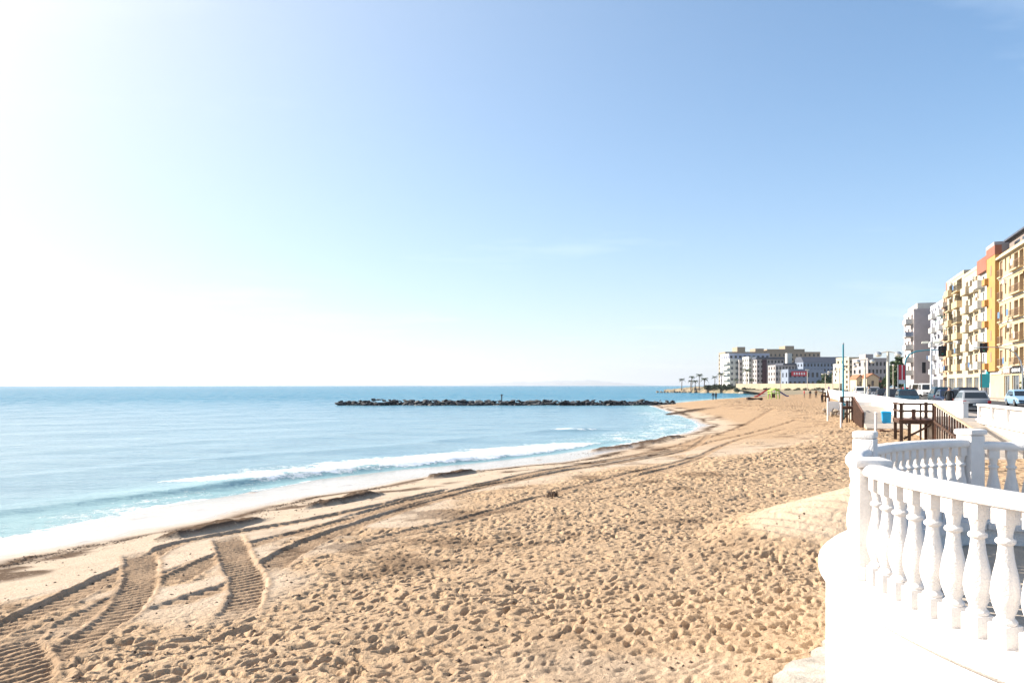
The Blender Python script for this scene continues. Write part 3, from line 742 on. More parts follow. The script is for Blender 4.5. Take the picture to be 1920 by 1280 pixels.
for i in range(26):
    link('stone', RUB[i%4], wr_, (random.uniform(-.4,3.4), -.3-abs(random.gauss(0,.6)), .25+random.uniform(0,.35)), (random.random()*6,random.random()*6,random.random()*6), random.uniform(.3,.6))

# ------------------------------------------------------------------ things on the sand
def beach_post(x, y, h, label):
    g = ground_z(x, y); r = thing('rope_post', label, 'post', (x,y,g), 0, 'white posts standing in the sand')
    mb = MB(); mb.tube([(0,0,-.3),(0,0,h)], .065, 10); mb.build('shaft', M['white'], r, smooth=True)
    mb = MB(); mb.lathe([(.07,h-.002),(.085,h+.02),(.08,h+.06),(.03,h+.10)], 12); mb.build('cap', M['white'], r, smooth=True)
    mb = MB(); mb.tube([(-.09,0,h*.8),(.09,0,h*.8)], .015, 6); mb.build('eye_bolt', M['steel'], r)
beach_post(*pix(1552,781,1.1), 1.75, 'white post in the sand by the far platform, the leftmost')
beach_post(*pix(1577,792,1.1), 1.55, 'white post in the sand just left of the dense brown railing')
beach_post(*pix(1642,810,1.1), 1.15, 'white post in the sand nearest the terrace, below the blue bin')
def bin_(x, y, rz, label):
    g = ground_z(x, y); r = thing('litter_bin', label, 'bin', (x,y,g-.03), rz)
    mb = MB(); mb.loft([[(sx*w_,sy*w_*1.05,z_) for sx,sy in ((-1,-1),(1,-1),(1,1),(-1,1))] for w_,z_ in ((.22,0),(.23,.05),(.27,.86),(.28,.88))]); mb.build('tub', M['bluebin'], r, bevel=.02)
    mb = MB(); mb.loft([[(sx*w_,sy*w_*1.05,z_) for sx,sy in ((-1,-1),(1,-1),(1,1),(-1,1))] for w_,z_ in ((.30,.882),(.30,.93),(.24,.99))]); mb.build('lid', M['bluebin'], r, bevel=.01)
    for y_ in (-.2,.2):
        mb = MB(); mb.tube([(.26,y_-.03,.08),(.26,y_+.03,.08)], .08, 12); mb.build('wheel', M['tyre'], r)
x_, y_ = W(5.75, 49.6)[:2]
bin_(*pix(1662,795,1.1), RZ, 'bright blue litter bin standing in the sand against the white wall')
# reddish strip standing in for a shadow near the wall, washed up log farther off
def log(name, label, cat, p, L, r0, rz, m):
    g = ground_z(*p); mb = MB(); n = 7
    mb.tube([(L*(i/(n-1)-.5), .04*L*math.sin(i*1.3), r0*.8+.03*math.sin(i*2.0)) for i in range(n)], [r0*(.7+.3*math.sin(1+i)) for i in range(n)], 9)
    return tag(mb.build(name, m, None, (*p, g), rz, smooth=True), label, cat)
log('driftwood_log', 'dark driftwood log lying on the far sand', 'log', pix(1415,748.5,1.1), 2.8, .28, .05, M['wood'])
log('driftwood_log', 'short reddish driftwood branch on sand right of the white posts', 'log', pix(1667,804,1.1), 1.1, .07, -.1, M['wood2'])  # no branch: reddish strip standing in for a shadow on the sand
def clump(p, label):
    g = ground_z(*p); r = random.Random(4); mb = MB()
    for i in range(46):
        a = r.random()*6.28; l_ = r.uniform(.05,.16); h_ = r.uniform(.03,.2); b_ = (r.gauss(0,.05), r.gauss(0,.05))
        mb.tube([(b_[0],b_[1],0),(b_[0]+.3*l_*math.cos(a),b_[1]+.3*l_*math.sin(a),h_),(b_[0]+l_*math.cos(a),b_[1]+l_*math.sin(a),h_*.45)], [.016,.013,.004], 4)
    return tag(mb.build('seaweed_clump', M['weed'], None, (*p,g-.02)), label, 'seaweed')
clump(pix(1036,921,1.0), 'lone dark tuft of seaweed sticking up from smooth sand')

# low wooden stakes beyond the straight balustrade
for i, (px_, py_) in enumerate(((1857,872),(1868,876))):
    p = pix(px_, py_, 1.15); g = ground_z(*p); mb = MB(); mb.tube([(0,0,-.2),(.01,0,.35),(.0,.01,.40)], [.05,.05,.03], 8)
    tag(mb.build('wooden_stake', M['wood'] if i == 0 else M['palewood'], None, (*p,g), smooth=True), ('dark' if i == 0 else 'pale yellow')+' low wooden stake in the sand behind the straight balustrade', 'stake')
# ------------------------------------------------------------------ breakwater
gz0 = thing('breakwater', 'long low breakwater of dark boulders reaching out into the sea', 'breakwater', (-3.0, 137, 0))
mb = MB(); secs = []
for i in range(61):
    x = -28+i*1.0; h = .55+.12*math.sin(i*1.7)+.1*math.sin(i*.6); yy = 0
    secs.append([(x,yy-2.0,-1),(x,yy-1.5,.1),(x,yy-.6,h),(x,yy+.8,h),(x,yy+2.2,-1)])
mb.loft(secs); mb.build('rubble_core', M['rock'], gz0)
RKD = [rk(m_, M['rock'] if i%4 else M['rock2']) for i, m_ in enumerate(RK)]
nr = 0
for row, (y_, zc, step, sc) in enumerate(((-1.95,.02,.74,.9),(-1.35,.36,.80,1.0),(-.7,.64,.84,.95),(.1,.70,1.15,.9))):
    x = -28.3
    while x < 32.5:
        bump = 1+.40*math.exp(-((x+20.5)/3)**2) if row >= 2 else 1
        s_ = sc*random.choice((.55,.75,.9,1.0,1.15,1.45))*random.uniform(.9,1.15)*(1-.25*max(0,(x-10)/22))
        link('boulder', RKD[random.randrange(9)], gz0, (x, y_+random.uniform(-.25,.25), zc*bump+random.uniform(-.14,.16)), (random.uniform(-.35,.35),random.uniform(-.35,.35),random.random()*6), (s_*1.35,s_*1.1,s_*.66))
        x += step*random.uniform(.8,1.3); nr += 1
        if nr >= 298: break
pm = thing('marker_post', 'small dark marker post standing on the breakwater', 'marker', (-1.9, 137.6, .9))
mb = MB(); mb.tube([(0,0,-.3),(0,0,.85)], .10, 8); mb.build('post', M['black'], pm, smooth=True)
mb = MB(); mb.lathe([(.12,.84),(.20,.86),(.20,1.02),(.05,1.12)], 10); mb.build('lantern', M['black'], pm, smooth=True)

# ------------------------------------------------------------------ far shore, islands
mb = MB(); n = 60; g_ = []
M['scrub'] = mat('dry_scrub_ground', (.36,.26,.17), .95, .35, .12, col2=(.13,.13,.07))
rows = []
for j, f in enumerate((0, .12, .3, .6, 1.0)):
    rows.append([])
    for i in range(n+1):
        u_ = i/n; y0_ = 378-48*u_**1.5-26*max(0,u_-.75)*4+2.5*math.sin(i*.8); y_ = y0_+f*70; x = (77+33*u_)*(1+f*70/y0_)
        zt = (0.9+1.6*sstep(0,.5,np.array(u_)))*(.0 if j == 0 else 1.0)*(1 if j < 2 else 1.25) + (random.uniform(-.25,.35) if j else -.4)
        rows[-1].append((x, y_, float(zt)))
vs = [p for r in rows for p in r]; fs = [(j*(n+1)+i, j*(n+1)+i+1, (j+1)*(n+1)+i+1, (j+1)*(n+1)+i) for j in range(4) for i in range(n)]
mb.add(vs, fs); tag(mb.build('far_shore', M['scrub'], smooth=True), 'low sandy point with scrub across the bay', None, None, 'structure')
mb = MB(); mb.prism([(106,350),(101,331.5),(128.6,291),(420,291),(420,640),(185,640)],-2,1.9)
tag(mb.build('town_ground', M['paving']), 'flat ground under the far town', None, None, 'structure')
mb = MB(); mb.add([(60,196,.9),(150,182,.9),(150,290,2.2),(128,288,2.0),(98.5,330,1.95),(96,300,1.2),(80,235,.95)], [(0,1,2,3,4,5,6)])
tag(mb.build('back_beach', M['scrub']), 'scrubby back of the beach below the far wall', None, None, 'structure')
M['hill'] = mat('hazy_hill', (.10,.12,.10), .95, .2, .0006)
def island(name, label, px0, px1, prof, D):
    n = 70; x0, x1 = (px0-960)/1400*D, (px1-960)/1400*D; P = []
    for j, (f, off) in enumerate(((0,-900),(1,0),(.55,900),(0,1800))):
        for i in range(n+1):
            u_ = i/n; h_ = np.interp(u_, [p[0] for p in prof], [p[1] for p in prof])*D/1400
            P.append((x0+(x1-x0)*u_, D+off+300*math.sin(i*.9), max(-6, h_*f*(1+.08*math.sin(i*1.7)+.05*math.sin(i*3.1))-6)))
    mb = MB(); mb.add(P, [(j*(n+1)+i, j*(n+1)+i+1, (j+1)*(n+1)+i+1, (j+1)*(n+1)+i) for j in range(3) for i in range(n)])
    tag(mb.build(name, M['hill'], smooth=True), label, None, None, 'structure')
island('island', 'small faint peaked island on the horizon', 735, 800, [(0,0),(.25,5),(.45,10),(.6,8),(1,0)], 24000)
island('hills', 'faint low hills along the horizon', 860, 1235, [(0,0),(.08,4.5),(.2,5.5),(.3,8.5),(.38,7),(.5,10.5),(.58,9),(.66,11),(.76,7),(.86,4.5),(1,0)], 24000)

# ------------------------------------------------------------------ buildings
def window_mesh(name, w_, h_, glass, frame=None, mull=1, shutter=0.0):
    """faces -y; sits at the back of its opening"""
    mb = MB(); f = .06; mb.mi = 0
    mb.box(0,w_,.0,.05,0,f).box(0,w_,.0,.05,h_-f,h_).box(0,f,.0,.05,f,h_-f).box(w_-f,w_,.0,.05,f,h_-f)
    for i in range(1, mull+1): x = w_*i/(mull+1); mb.box(x-.03,x+.03,.0,.05,f,h_-f)
    mb.mi = 1; mb.add([(f*.9,.03,f*.9),(w_-f*.9,.03,f*.9),(w_-f*.9,.03,h_-f*.9),(f*.9,.03,h_-f*.9)], [(0,1,2,3)])
    if shutter: mb.mi = 2; mb.box(f,w_-f,.006,.028,h_*(1-shutter),h_-f)
    return mb.mesh(name, [frame or M['frame'], glass, M['shutter']])
WCACHE = {}
def facade(mb, O, r, width, z0, z1, ops, depth):
    c, s_ = math.cos(r), math.sin(r)
    P = lambda a, dp, b: (O[0]+c*a-s_*dp, O[1]+s_*a+c*dp, b)
    xs = sorted({0, width, *[v for o_ in ops for v in o_[:2]]}); zs = sorted({z0, z1, *[v for o_ in ops for v in o_[2:4]]})
    for i in range(len(xs)-1):
        for j in range(len(zs)-1):
            mx, mz = (xs[i]+xs[i+1])/2, (zs[j]+zs[j+1])/2
            if any(o_[0] < mx < o_[1] and o_[2] < mz < o_[3] for o_ in ops): continue
            mb.add([P(xs[i],0,zs[j]),P(xs[i+1],0,zs[j]),P(xs[i+1],0,zs[j+1]),P(xs[i],0,zs[j+1])], [(0,1,2,3)])
    for o_ in ops:
        a0,a1,b0,b1 = o_[:4]; dp = o_[5] if len(o_) > 5 else depth
        q = [(a0,b0),(a1,b0),(a1,b1),(a0,b1)]
        for k in range(4):
            (p,b),(p2,b2_) = q[k], q[(k+1)%4]
            mb.add([P(p,0,b),P(p2,0,b2_),P(p2,dp,b2_),P(p,dp,b)], [(0,1,2,3)])
    return P
def building(name, label, loc, rz, D, L, H, wallm, sea=(), end=(), depth=.18, group=None, roofm=None, parapet=.5, flip=False):
    """local axes: x runs inland from the sea front, y along the street; the sea front is x=0, the near end wall y=0.
    openings: (a0,a1,z0,z1,style[,reveal]); a counts along y on the sea front, along x on the end wall"""
    r = thing(name, label, 'building', loc, rz, group); mb = MB()
    sea_ = [(L-o_[1], L-o_[0], *o_[2:]) for o_ in sea]
    facade(mb, (0,L), -PI/2, L, 0, H, sea_, depth); facade(mb, (0,0), 0, D, 0, H, list(end), depth)
    mb.add([(D,0,0),(D,L,0),(D,L,H),(D,0,H)], [(0,1,2,3)]); mb.add([(0,L,0),(D,L,0),(D,L,H),(0,L,H)], [(3,2,1,0)])
    mb.add([(0,0,H),(D,0,H),(D,L,H),(0,L,H)], [(0,1,2,3)])
    me = mb.mesh('wall', wallm); link('wall', me, r)
    if parapet:
        mb = MB(); e = .06; p_ = .22
        mb.box(-e,D+e,-e,p_,H+.003,H+parapet).box(-e,D+e,L-p_,L+e,H+.003,H+parapet).box(-e,p_,p_,L-p_,H+.003,H+parapet).box(D-p_,D+e,p_,L-p_,H+.003,H+parapet)
        mb.build('parapet', roofm or wallm, r)
    for lst, kind in ((sea,'s'),(end,'e')):
        for o_ in lst:
            a0,a1,b0,b1,stl = o_[:5]; dp = (o_[5] if len(o_) > 5 else depth)
            w_, h_ = a1-a0, b1-b0; key = (round(w_,2), round(h_,2), stl)
            if key not in WCACHE:
                WCACHE[key] = {'g': lambda: window_mesh('window',w_,h_,M['glass']), 'd': lambda: window_mesh('window',w_,h_,M['darkglass'],M['black'],1),
                    's': lambda: window_mesh('window',w_,h_,M['glass'],M['shutter'],1,.55), 'S': lambda: window_mesh('window',w_,h_,M['glass'],M['shutter'],1,.92),
                    'l': lambda: window_mesh('window',w_,h_,M['glass'],M['shutter'],2,.45), 'w': lambda: window_mesh('window',w_,h_,M['glass'],M['frame'],2)}[stl]()
            if kind == 's': link('window', WCACHE[key], r, (dp-.02, a1, b0), -PI/2)
            else: link('window', WCACHE[key], r, (a0, dp-.02, b0), 0)
    return r
def cols(cs, floors, z0, fh, sill, h_, stl, dp=None):
    out = []
    for (c, w_) in cs:
        for f in range(floors):
            o_ = (c-w_/2, c+w_/2, z0+f*fh+sill, z0+f*fh+sill+h_, stl)
            out.append(o_+((dp,) if dp else ()))
    return out
def balcony(r, y0, y1, z, dep, solid, railm, slabm, h_=1.0, end=False):
    mb = MB(); mb.box(-dep,-.003,y0,y1,z-.18,z); o = mb.build('balcony', slabm, r)
    if solid:
        mb = MB(); mb.box(-dep-.02,-dep+.10,y0-.02,y1+.02,z+.003,z+h_).box(-dep+.10,-.003,y0-.02,y0+.08,z+.003,z+h_).box(-dep+.10,-.003,y1-.08,y1+.02,z+.003,z+h_)
        mb.build('parapet', railm, o)
    else:
        mb = MB(); mb.box(-dep,-dep+.05,y0,y1,z+h_-.05,z+h_).box(-dep+.05,-.01,y0,y0+.05,z+h_-.05,z+h_)
        n_ = int((y1-y0)/.22)
        for i in range(n_+1): yy = y0+.02+(y1-y0-.06)*i/n_; mb.box(-dep+.01,-dep+.035,yy,yy+.025,z,z+h_-.051)
        for i in range(5): xx = -dep+.1+i*(dep-.15)/5; mb.box(xx,xx+.025,y0+.01,y0+.035,z,z+h_-.051)
        mb.build('railing', railm, o)
    return o
def sign(r, y0, y1, z0, z1, x, m, textm=None, name='sign', strokes=0):
    mb = MB(); mb.box(x-.12,x,y0,y1,z0,z1); o = mb.build(name, m, r)
    if strokes:
        mb = MB(); n_ = strokes; wd = (y1-y0)*.8/n_
        for i in range(n_):
            yy = y0+(y1-y0)*.1+i*wd; h_ = (z1-z0)*(.5 if i%3 else .66)
            mb.box(x-.135,x-.122,yy,yy+wd*.55,(z0+z1)/2-h_/2,(z0+z1)/2+h_/2)
        mb.build('lettering', textm, o)
    return o
def antenna(r, x, y_, z, h_):
    mb = MB(); mb.tube([(x,y_,z),(x,y_,z+h_)], .03, 5)
    for i in range(4): mb.bar((x-.5+.06*i,y_,z+h_-.12-.18*i),(x+.5-.06*i,y_,z+h_-.12-.18*i),.025)
    mb.build('antenna', M['steel'], r)
def chimney(r, x, y_, z, w_, h_, m):
    mb = MB(); mb.box(x-w_/2,x+w_/2,y_-w_/2,y_+w_/2,z,z+h_); o = mb.build('chimney', m, r)
    mb = MB(); mb.box(x-w_/2-.1,x+w_/2+.1,y_-w_/2-.1,y_+w_/2+.1,z+h_+.003,z+h_+.12); mb.build('cap', m, o)

P_ = lambda n_, c, v=.1, sc=.6, stain=.15: mat(n_, c, .85, v, sc, .2, 10, stain=stain)
M['yel'] = P_('yellow_render', (.53,.41,.25)); M['ora'] = P_('orange_render', (.44,.25,.085)); M['red'] = P_('red_render', (.30,.12,.08))
M['cream'] = P_('cream_render', (.52,.44,.31)); M['peach'] = P_('peach_render', (.45,.30,.20)); M['lav'] = P_('pale_lavender_render', (.48,.48,.55))
M['pink'] = P_('grey_pink_render', (.46,.40,.385)); M['bw'] = P_('off_white_render', (.55,.53,.48)); M['greyb'] = P_('grey_brown_cladding', (.27,.22,.19))
M['slate'] = mat('slate_roof', (.09,.10,.13), .7, .2, 1.5); M['tan'] = P_('tan_render', (.35,.28,.20)); M['tan2'] = P_('brown_render', (.36,.28,.20))
M['mauve'] = P_('mauve_grey_render', (.38,.345,.335)); M['blueg'] = P_('blue_grey_render', (.22,.26,.33)); M['brick'] = P_('brick_red_render', (.38,.14,.10))
M['maroon'] = P_('maroon_cladding', (.07,.03,.04)); M['tealsign'] = mat('teal_sign', (.02,.38,.48), .4, .05); M['redsign'] = mat('red_sign', (.55,.03,.05), .4, .05)
M['awning'] = mat('beige_awning', (.55,.47,.36), .8, .1); M['terracotta'] = mat('terracotta_tiles', (.40,.17,.09), .85, .25, 2)

G = 1.93; F = 3.05; G0 = 4.3
# B1 yellow block at the right edge: yellow front, orange tower strip, white bay, dark penthouse
L1 = 126.0-96.0
r = building('apartment_block', 'yellow apartment block with orange tower strip at the right edge', W(26,96,G), RZ, 15, L1, 19.2, M['yel'],
    sea=cols([(23.9,1.5)],5,G0,F,.1,2.1,'s')+cols([(21.6,.75),(19.2,.75)],5,G0,F,.55,1.7,'S')+cols([(16.4,1.9),(13.9,1.9)],5,G0,F,.1,2.1,'s',.9)
    +cols([(10.8,.8),(8.4,.8)],5,G0,F,.55,1.7,'S')+cols([(5.4,1.9),(2.9,1.9)],5,G0,F,.1,2.1,'s',.9)
    +[(1.0,4.6,.2,3.0,'w'),(5.6,9.2,.2,3.0,'w'),(10.2,13.8,.2,3.0,'w'),(14.8,18.4,.2,3.0,'w'),(19.4,22.4,.2,3.0,'w')], end=cols([(4,1.3),(9,1.3)],5,G0,F,.9,1.3,'g'))
for f in range(5):
    balcony(r, 12.6, 17.7, G0+f*F+.05, .55, False, M['shutter'], M['yel'], .95); balcony(r, 1.6, 6.7, G0+f*F+.05, .55, False, M['shutter'], M['yel'], .95)
    balcony(r, 23.0, 24.7, G0+f*F+.05, .35, False, M['shutter'], M['yel'], .95)
    mb = MB(); mb.box(-.10,-.003,.1,24.9,G0+f*F-.32,G0+f*F-.14); mb.build('string_course', M['bw'], r)
mb = MB(); mb.box(-.45,-.003,-.2,25.0,19.0,19.32); mb.build('cornice', M['cream'], r)
o = MB().box(-.5,-.003,25.0,30.0,G0-.6,20.1).build('tower_strip', M['ora'], r)
for f in range(5):
    mb = MB(); mb.box(-.53,-.503,27.0,27.7,G0+f*F+.7,G0+f*F+2.1); mb.build('slit_window', M['shutter'], o)
MB().box(-.54,.3,24.96,30.04,19.9,21.2).build('tower_cap', M['red'], r)
# white bay beyond the strip with orange balcony boxes
for f in range(5):
    MB().box(-1.0,-.503,28.8,30.6,G0+f*F-.35,G0+f*F+.55).build('balcony_box', M['ora'], r)
ph = MB().box(2.2,14.0,2.0,29.4,19.203,22.3).build('penthouse', M['greyb'], r)
for i in range(6): MB().box(2.16,2.197,4+i*4,6.6+i*4,19.9,21.7).build('penthouse_window', M['darkglass'], ph)
MB().box(1.6,14.4,1.4,30.0,22.303,22.55).build('penthouse_roof', M['slate'], r)
stt = MB().box(5,10,9,14,22.553,24.6).build('stair_tower', M['greyb'], r)
chimney(r, 4.5, 18.5, 22.553, 1.1, 2.2, M['bw']); chimney(r, 4.0, 10.2, 22.553, .9, 1.8, M['bw']); chimney(r, 6.0, 21.5, 22.553, .7, 1.2, M['bw'])
for x, y_, h_ in ((6.5,11.5,4.2),(7.5,13,3.4),(5.0,16.5,4.6),(8,7,3.6)): antenna(r, x, y_, 22.55 if y_ > 14 or y_ < 9 else 24.6, h_)
sign(r, 13.5, 18.5, 3.25, 4.05, -.02, M['black'], M['frame'], strokes=11); sign(r, 18.9, 22.6, 3.25, 4.05, -.02, M['greyb'], M['frame'], strokes=8); sign(r, 23.2, 29.6, 3.25, 3.66, -.02, M['bw'], M['mauve'], strokes=7)
sign(r, 8, 13, 3.25, 4.05, -.02, M['greyb'], M['frame'], strokes=9)
# B1b white slim block
r = building('apartment_block', 'slim white apartment block between the orange strip and the cream block', W(26.0,126.1,G), RZ, 13, 6.4, 18.0, M['bw'],
    sea=cols([(1.7,1.2)],5,G0,F,.2,2.0,'s')+cols([(4.3,1.0)],5,G0,F,.6,1.6,'g')+[(.8,5.4,.2,3.1,'w')])
MB().box(-.5,9,.1,6.3,18.503,20.6).build('red_attic', M['red'], r); MB().box(.6,11,.6,5.8,20.603,22.6).build('roof_cabin', M['mauve'], r)
for f in range(5): balcony(r, 3.4, 6.3, G0+f*F, 1.0, True, M['bw'], M['bw'], .95)
MB().box(-.3,-.003,.3,1.3,2.2,3.8).build('teal_panel', M['tealsign'], r)
# B2 cream with boxed balconies
r = building('apartment_block', 'cream apartment block with boxed balconies and slate attic', W(26,132.6,G), RZ, 14, 11.9, 19.8, M['cream'],
    sea=cols([(2.6,1.5)],5,G0,F,.9,1.35,'s')+cols([(6.6,1.5),(9.6,1.4)],5,G0,F,.15,2.1,'s',.5)+[(1,4.5,.2,3.0,'w'),(5.5,10.8,.2,3.0,'w')])
for f in range(5): balcony(r, 4.9, 8.9, G0+f*F, 1.1, True, M['cream'], M['cream'], 1.0); 
for f in range(5): balcony(r, 1.2, 4.2, G0+f*F-.1, .7, True, M['bw'], M['cream'], .8)
mb = MB(); mb.loft([[(0,y_,20.303),(14,y_,20.303),(9,y_,22.8),(4,y_,22.8)] for y_ in (0,11.9)]); mb.build('slate_roof', M['slate'], r)
# B3 cream-yellow with deep loggias
r = building('apartment_block', 'pale yellow apartment block with deep dark loggias, second from the orange strip', W(26,144.6,G), RZ, 14, 15.4, 20.6, M['cream'],
    sea=cols([(4.0,4.4)],6,G0,2.72,.1,2.1,'l',1.3)+cols([(11.6,3.4)],6,G0,2.72,.1,2.1,'l',1.3)+cols([(8.0,.9)],6,G0,2.72,.8,1.3,'g')+[(1,6,.2,3.0,'w'),(8,14,.2,3.0,'w')])
for f in range(6):
    balcony(r, 1.6, 6.4, G0+f*2.72+.05, .8, f%2==0, M['yel'] if f%2==0 else M['black'], M['yel'], .95)
    balcony(r, 9.7, 13.5, G0+f*2.72+.05, .8, f%2==1, M['yel'] if f%2 else M['black'], M['yel'], .95)
antenna(r, 5, 6, 21, 2.5)
# B4 peach
r = building('apartment_block', 'narrow peach apartment block with red roof cabin', W(26.3,160.2,G), RZ, 13, 5.9, 18.6, M['peach'],
    sea=cols([(1.7,1.3),(4.2,1.1)],5,G0,F,.3,1.9,'s')+[(1,5,.2,3.0,'w')])
for f in range(5): balcony(r, .6, 3.0, G0+f*F, .9, True, M['bw'], M['peach'], .9)
MB().box(.4,8,.5,5.4,19.103,21.6).build('roof_cabin', M['brick'], r)
# B5 white-lavender
r = building('apartment_block', 'white and lavender apartment block standing next to the bare grey end wall', W(28.2,166.3,G), RZ, 12, 27.5, 19.2, M['lav'],
    sea=cols([(3,1.6),(7.5,1.6),(12,1.6),(16.5,1.6),(21,1.6),(25.2,1.6)],5,G0,F,.3,1.9,'g')+[(2,8,.2,3.0,'w'),(10,16,.2,3.0,'w'),(18,25,.2,3.0,'w')])
for f in range(5):
    for y0 in (1.5,10.4,19.4): balcony(r, y0, y0+4.2, G0+f*F, 1.0, True, M['bw'], M['bw'], .95)
MB().box(2,9,4,18,19.703,21.6).build('roof_cabin', M['bw'], r)
mb = MB(); mb.loft([[(-.15,y_,3.9),(-2.6,y_,3.2),(-2.6,y_,3.1),(-.15,y_,3.8)] for y_ in (-5,9)]); mb.build('awning', M['awning'], r)
# B6 far block with blank end wall
r = building('apartment_block', 'apartment block with blank grey pink end wall and seaward balconies', W(25.6,200,G), RZ, 13, 18, 19.4, M['pink'],
    sea=cols([(3,2.4),(9,2.4),(15,2.4)],5,G0,F,.1,2.1,'g',.3), end=[(1.7,2.5,4.6,7.2,'d')])
for f in range(5): balcony(r, .4, 5.6, G0+f*F, 1.7, True, M['bw'] if f != 3 else M['blueg'], M['bw'], 1.0)
MB().box(.8,11,.6,17,19.903,21.3).build('roof_cabin', M['bw'], r)

# air-conditioning boxes, sun blinds and washing on the seaward balconies
BL = [mat('green_sun_blind',(.10,.22,.14),.8,.1), mat('white_sun_blind',(.6,.58,.52),.8,.1), mat('ochre_sun_blind',(.42,.26,.10),.8,.1), mat('blue_towel',(.12,.22,.40),.9,.1)]
def clutter(r, L, floors, fh, seed):
    q = random.Random(seed)
    for f in range(floors):
        for k in range(max(1,int(L/5))):
            y_ = q.uniform(.5, L-2.4); z_ = G0+f*fh
            c_ = q.random()
            if c_ < .38: MB().box(-.34,-.004,y_,y_+.8,z_+1.9,z_+2.45).build('cooling_unit', M['frame'], r)
            elif c_ < .68:
                mb = MB(); mb.loft([[(-.02,a_,z_+2.5),(-.9,a_,z_+2.0),(-.9,a_,z_+1.9),(-.02,a_,z_+2.42)] for a_ in (y_,y_+q.uniform(1.4,2.2))]); mb.build('sun_blind', BL[q.randrange(3)], r)
            elif c_ < .85: MB().box(-1.16,-1.12,y_,y_+q.uniform(.5,1.0),z_+.2,z_+1.02).build('washing', BL[q.choice((1,3))], r)
for nm_, Lx, fl, fh_, sd_ in (('apartment_block.002',11.9,5,F,1),('apartment_block.003',15.4,6,2.72,2),('apartment_block.004',5.9,5,F,3),('apartment_block.005',27.5,5,F,4),('apartment_block',24,5,F,6)):
    clutter(bpy.data.objects[nm_], Lx, fl, fh_, sd_)

# ------------------------------------------------------------------ far town
def far(name, label, px0, px1, top, d, depth_, wallm, floors, ncol, stl='d', base=1.9, sidew=True, parapet=.6, ang_=0.0, wfrac=.5, group=None, roofm=None):
    x0, x1 = (px0-960)/1400*d, (px1-960)/1400*d; H = EYE+(722.5-top)*d/1400-base; Wd = x1-x0
    fh = (H-.6)/floors; cw = Wd/ncol
    end = [(cw*(i+.5)-cw*wfrac/2, cw*(i+.5)+cw*wfrac/2, .3+f*fh+fh*.28, .3+f*fh+fh*.80, stl) for i in range(ncol) for f in range(floors)]
    ns = max(1, int(depth_/4)); cs = depth_/ns
    sea = [(cs*(i+.5)-.8, cs*(i+.5)+.8, .3+f*fh+fh*.28, .3+f*fh+fh*.80, stl) for i in range(ns) for f in range(floors)] if sidew else []
    r = building(name, label, (x0, d, base), ang_, Wd, depth_, H, wallm, sea=sea, end=end, depth=.25, parapet=parapet, roofm=roofm, group=group); r['_h'] = 0; del r['_h']
    return r, Wd, H
N_ = 'town_building'
r, w_, h_ = far(N_, 'long tan block, the tallest and hindmost of the far town', 1362, 1538, 661, 520, 18, M['tan2'], 8, 22, 'd', wfrac=.42)
k_ = 520/1400
for (a, b, t_, m_) in ((1384,1399,650,'tan'),(1418,1434,653,'tan2'),(1440,1474,654,'tan2'),(1474,1491,648,'tan'),(1491,1511,654,'tan2'),(1524,1538,659.5,'greyb')):
    MB().box((a-1362)*k_,(b-1362)*k_,2,14,h_+.01,EYE+(722.5-t_)*k_-1.9).build('roof_block', M[m_], r)
for a, h2 in ((1388,6),(1475,8),(1533,7)): antenna(r, (a-1362)*k_, 6, h_+2, h2)
far(N_, 'tan orange slab at the seaward end of the far town', 1360, 1374, 661, 498, 16, M['tan'], 8, 2, 'd')
r, w_, h_ = far(N_, 'white and grey stepped block in front of the tan slab', 1367, 1443, 664, 470, 20, M['lav'], 7, 9, 'd', wfrac=.55)
r, w_, h_ = far(N_, 'bright white seaward block with balconies, leftmost of the far town', 1368, 1386, 674, 455, 14, M['bw'], 5, 2, 'g')
for f in range(5): balcony(r, .5, 13, 1.5+f*(h_-1)/5, 1.4, True, M['bw'], M['bw'], 1.0)
far(N_, 'grey block with dark windows behind the palm trunks', 1386, 1405, 676, 452, 12, M['mauve'], 5, 3, 'd')
r, w_, h_ = far(N_, 'pale corner block left of the dark roofed block', 1404, 1419, 670, 440, 12, M['bw'], 6, 3, 'd')
r, w_, h_ = far(N_, 'dark grey block with black flat roof and maroon stair strip', 1419, 1470, 673, 432, 12, M['mauve'], 6, 8, 'd', parapet=0)
MB().box(-.6,w_+.6,-.8,12.5,h_+.01,h_+1.1).build('flat_roof', M['slate'], r); MB().box(3.1,5.6,-.5,-.01,.2,h_-.4).build('stair_strip', M['maroon'], r)
r, w_, h_ = far(N_, 'low grey block with dark roof edge behind the red sign', 1454, 1508, 684, 410, 12, M['mauve'], 4, 9, 'd', parapet=0)
MB().box(4,w_+.2,-.6,12.2,h_+.01,h_+.9).build('flat_roof', M['slate'], r); 
MB().box(7.5,10.2,3,6,h_+.92,h_+6.6).build('lift_tower', M['bw'], r)
r, w_, h_ = far(N_, 'shop building with red sign and teal glazed ground floor', 1478, 1545, 694, 380, 10, M['blueg'], 2, 8, 'd')
sg = MB().box(1.5,9.6,-.5,-.02,h_-2.9,h_-.5).build('red_sign', M['redsign'], r)
mb = MB()
for i in range(5): mb.box(2.6+i*1.25,3.3+i*1.25,-.54,-.503,h_-2.3,h_-1.1)
mb.build('lettering', M['frame'], sg)
MB().box(9.8,17.8,-.6,-.02,.4,2.6).build('teal_front', M['tealsign'], r); MB().box(3,9.4,-.4,-.02,1.2,2.7).build('pale_panel', M['lav'], r)
r, w_, h_ = far(N_, 'blue grey slab with long slate roof right of the red sign', 1506, 1594, 679, 400, 14, M['blueg'], 5, 14, 'd', parapet=0)
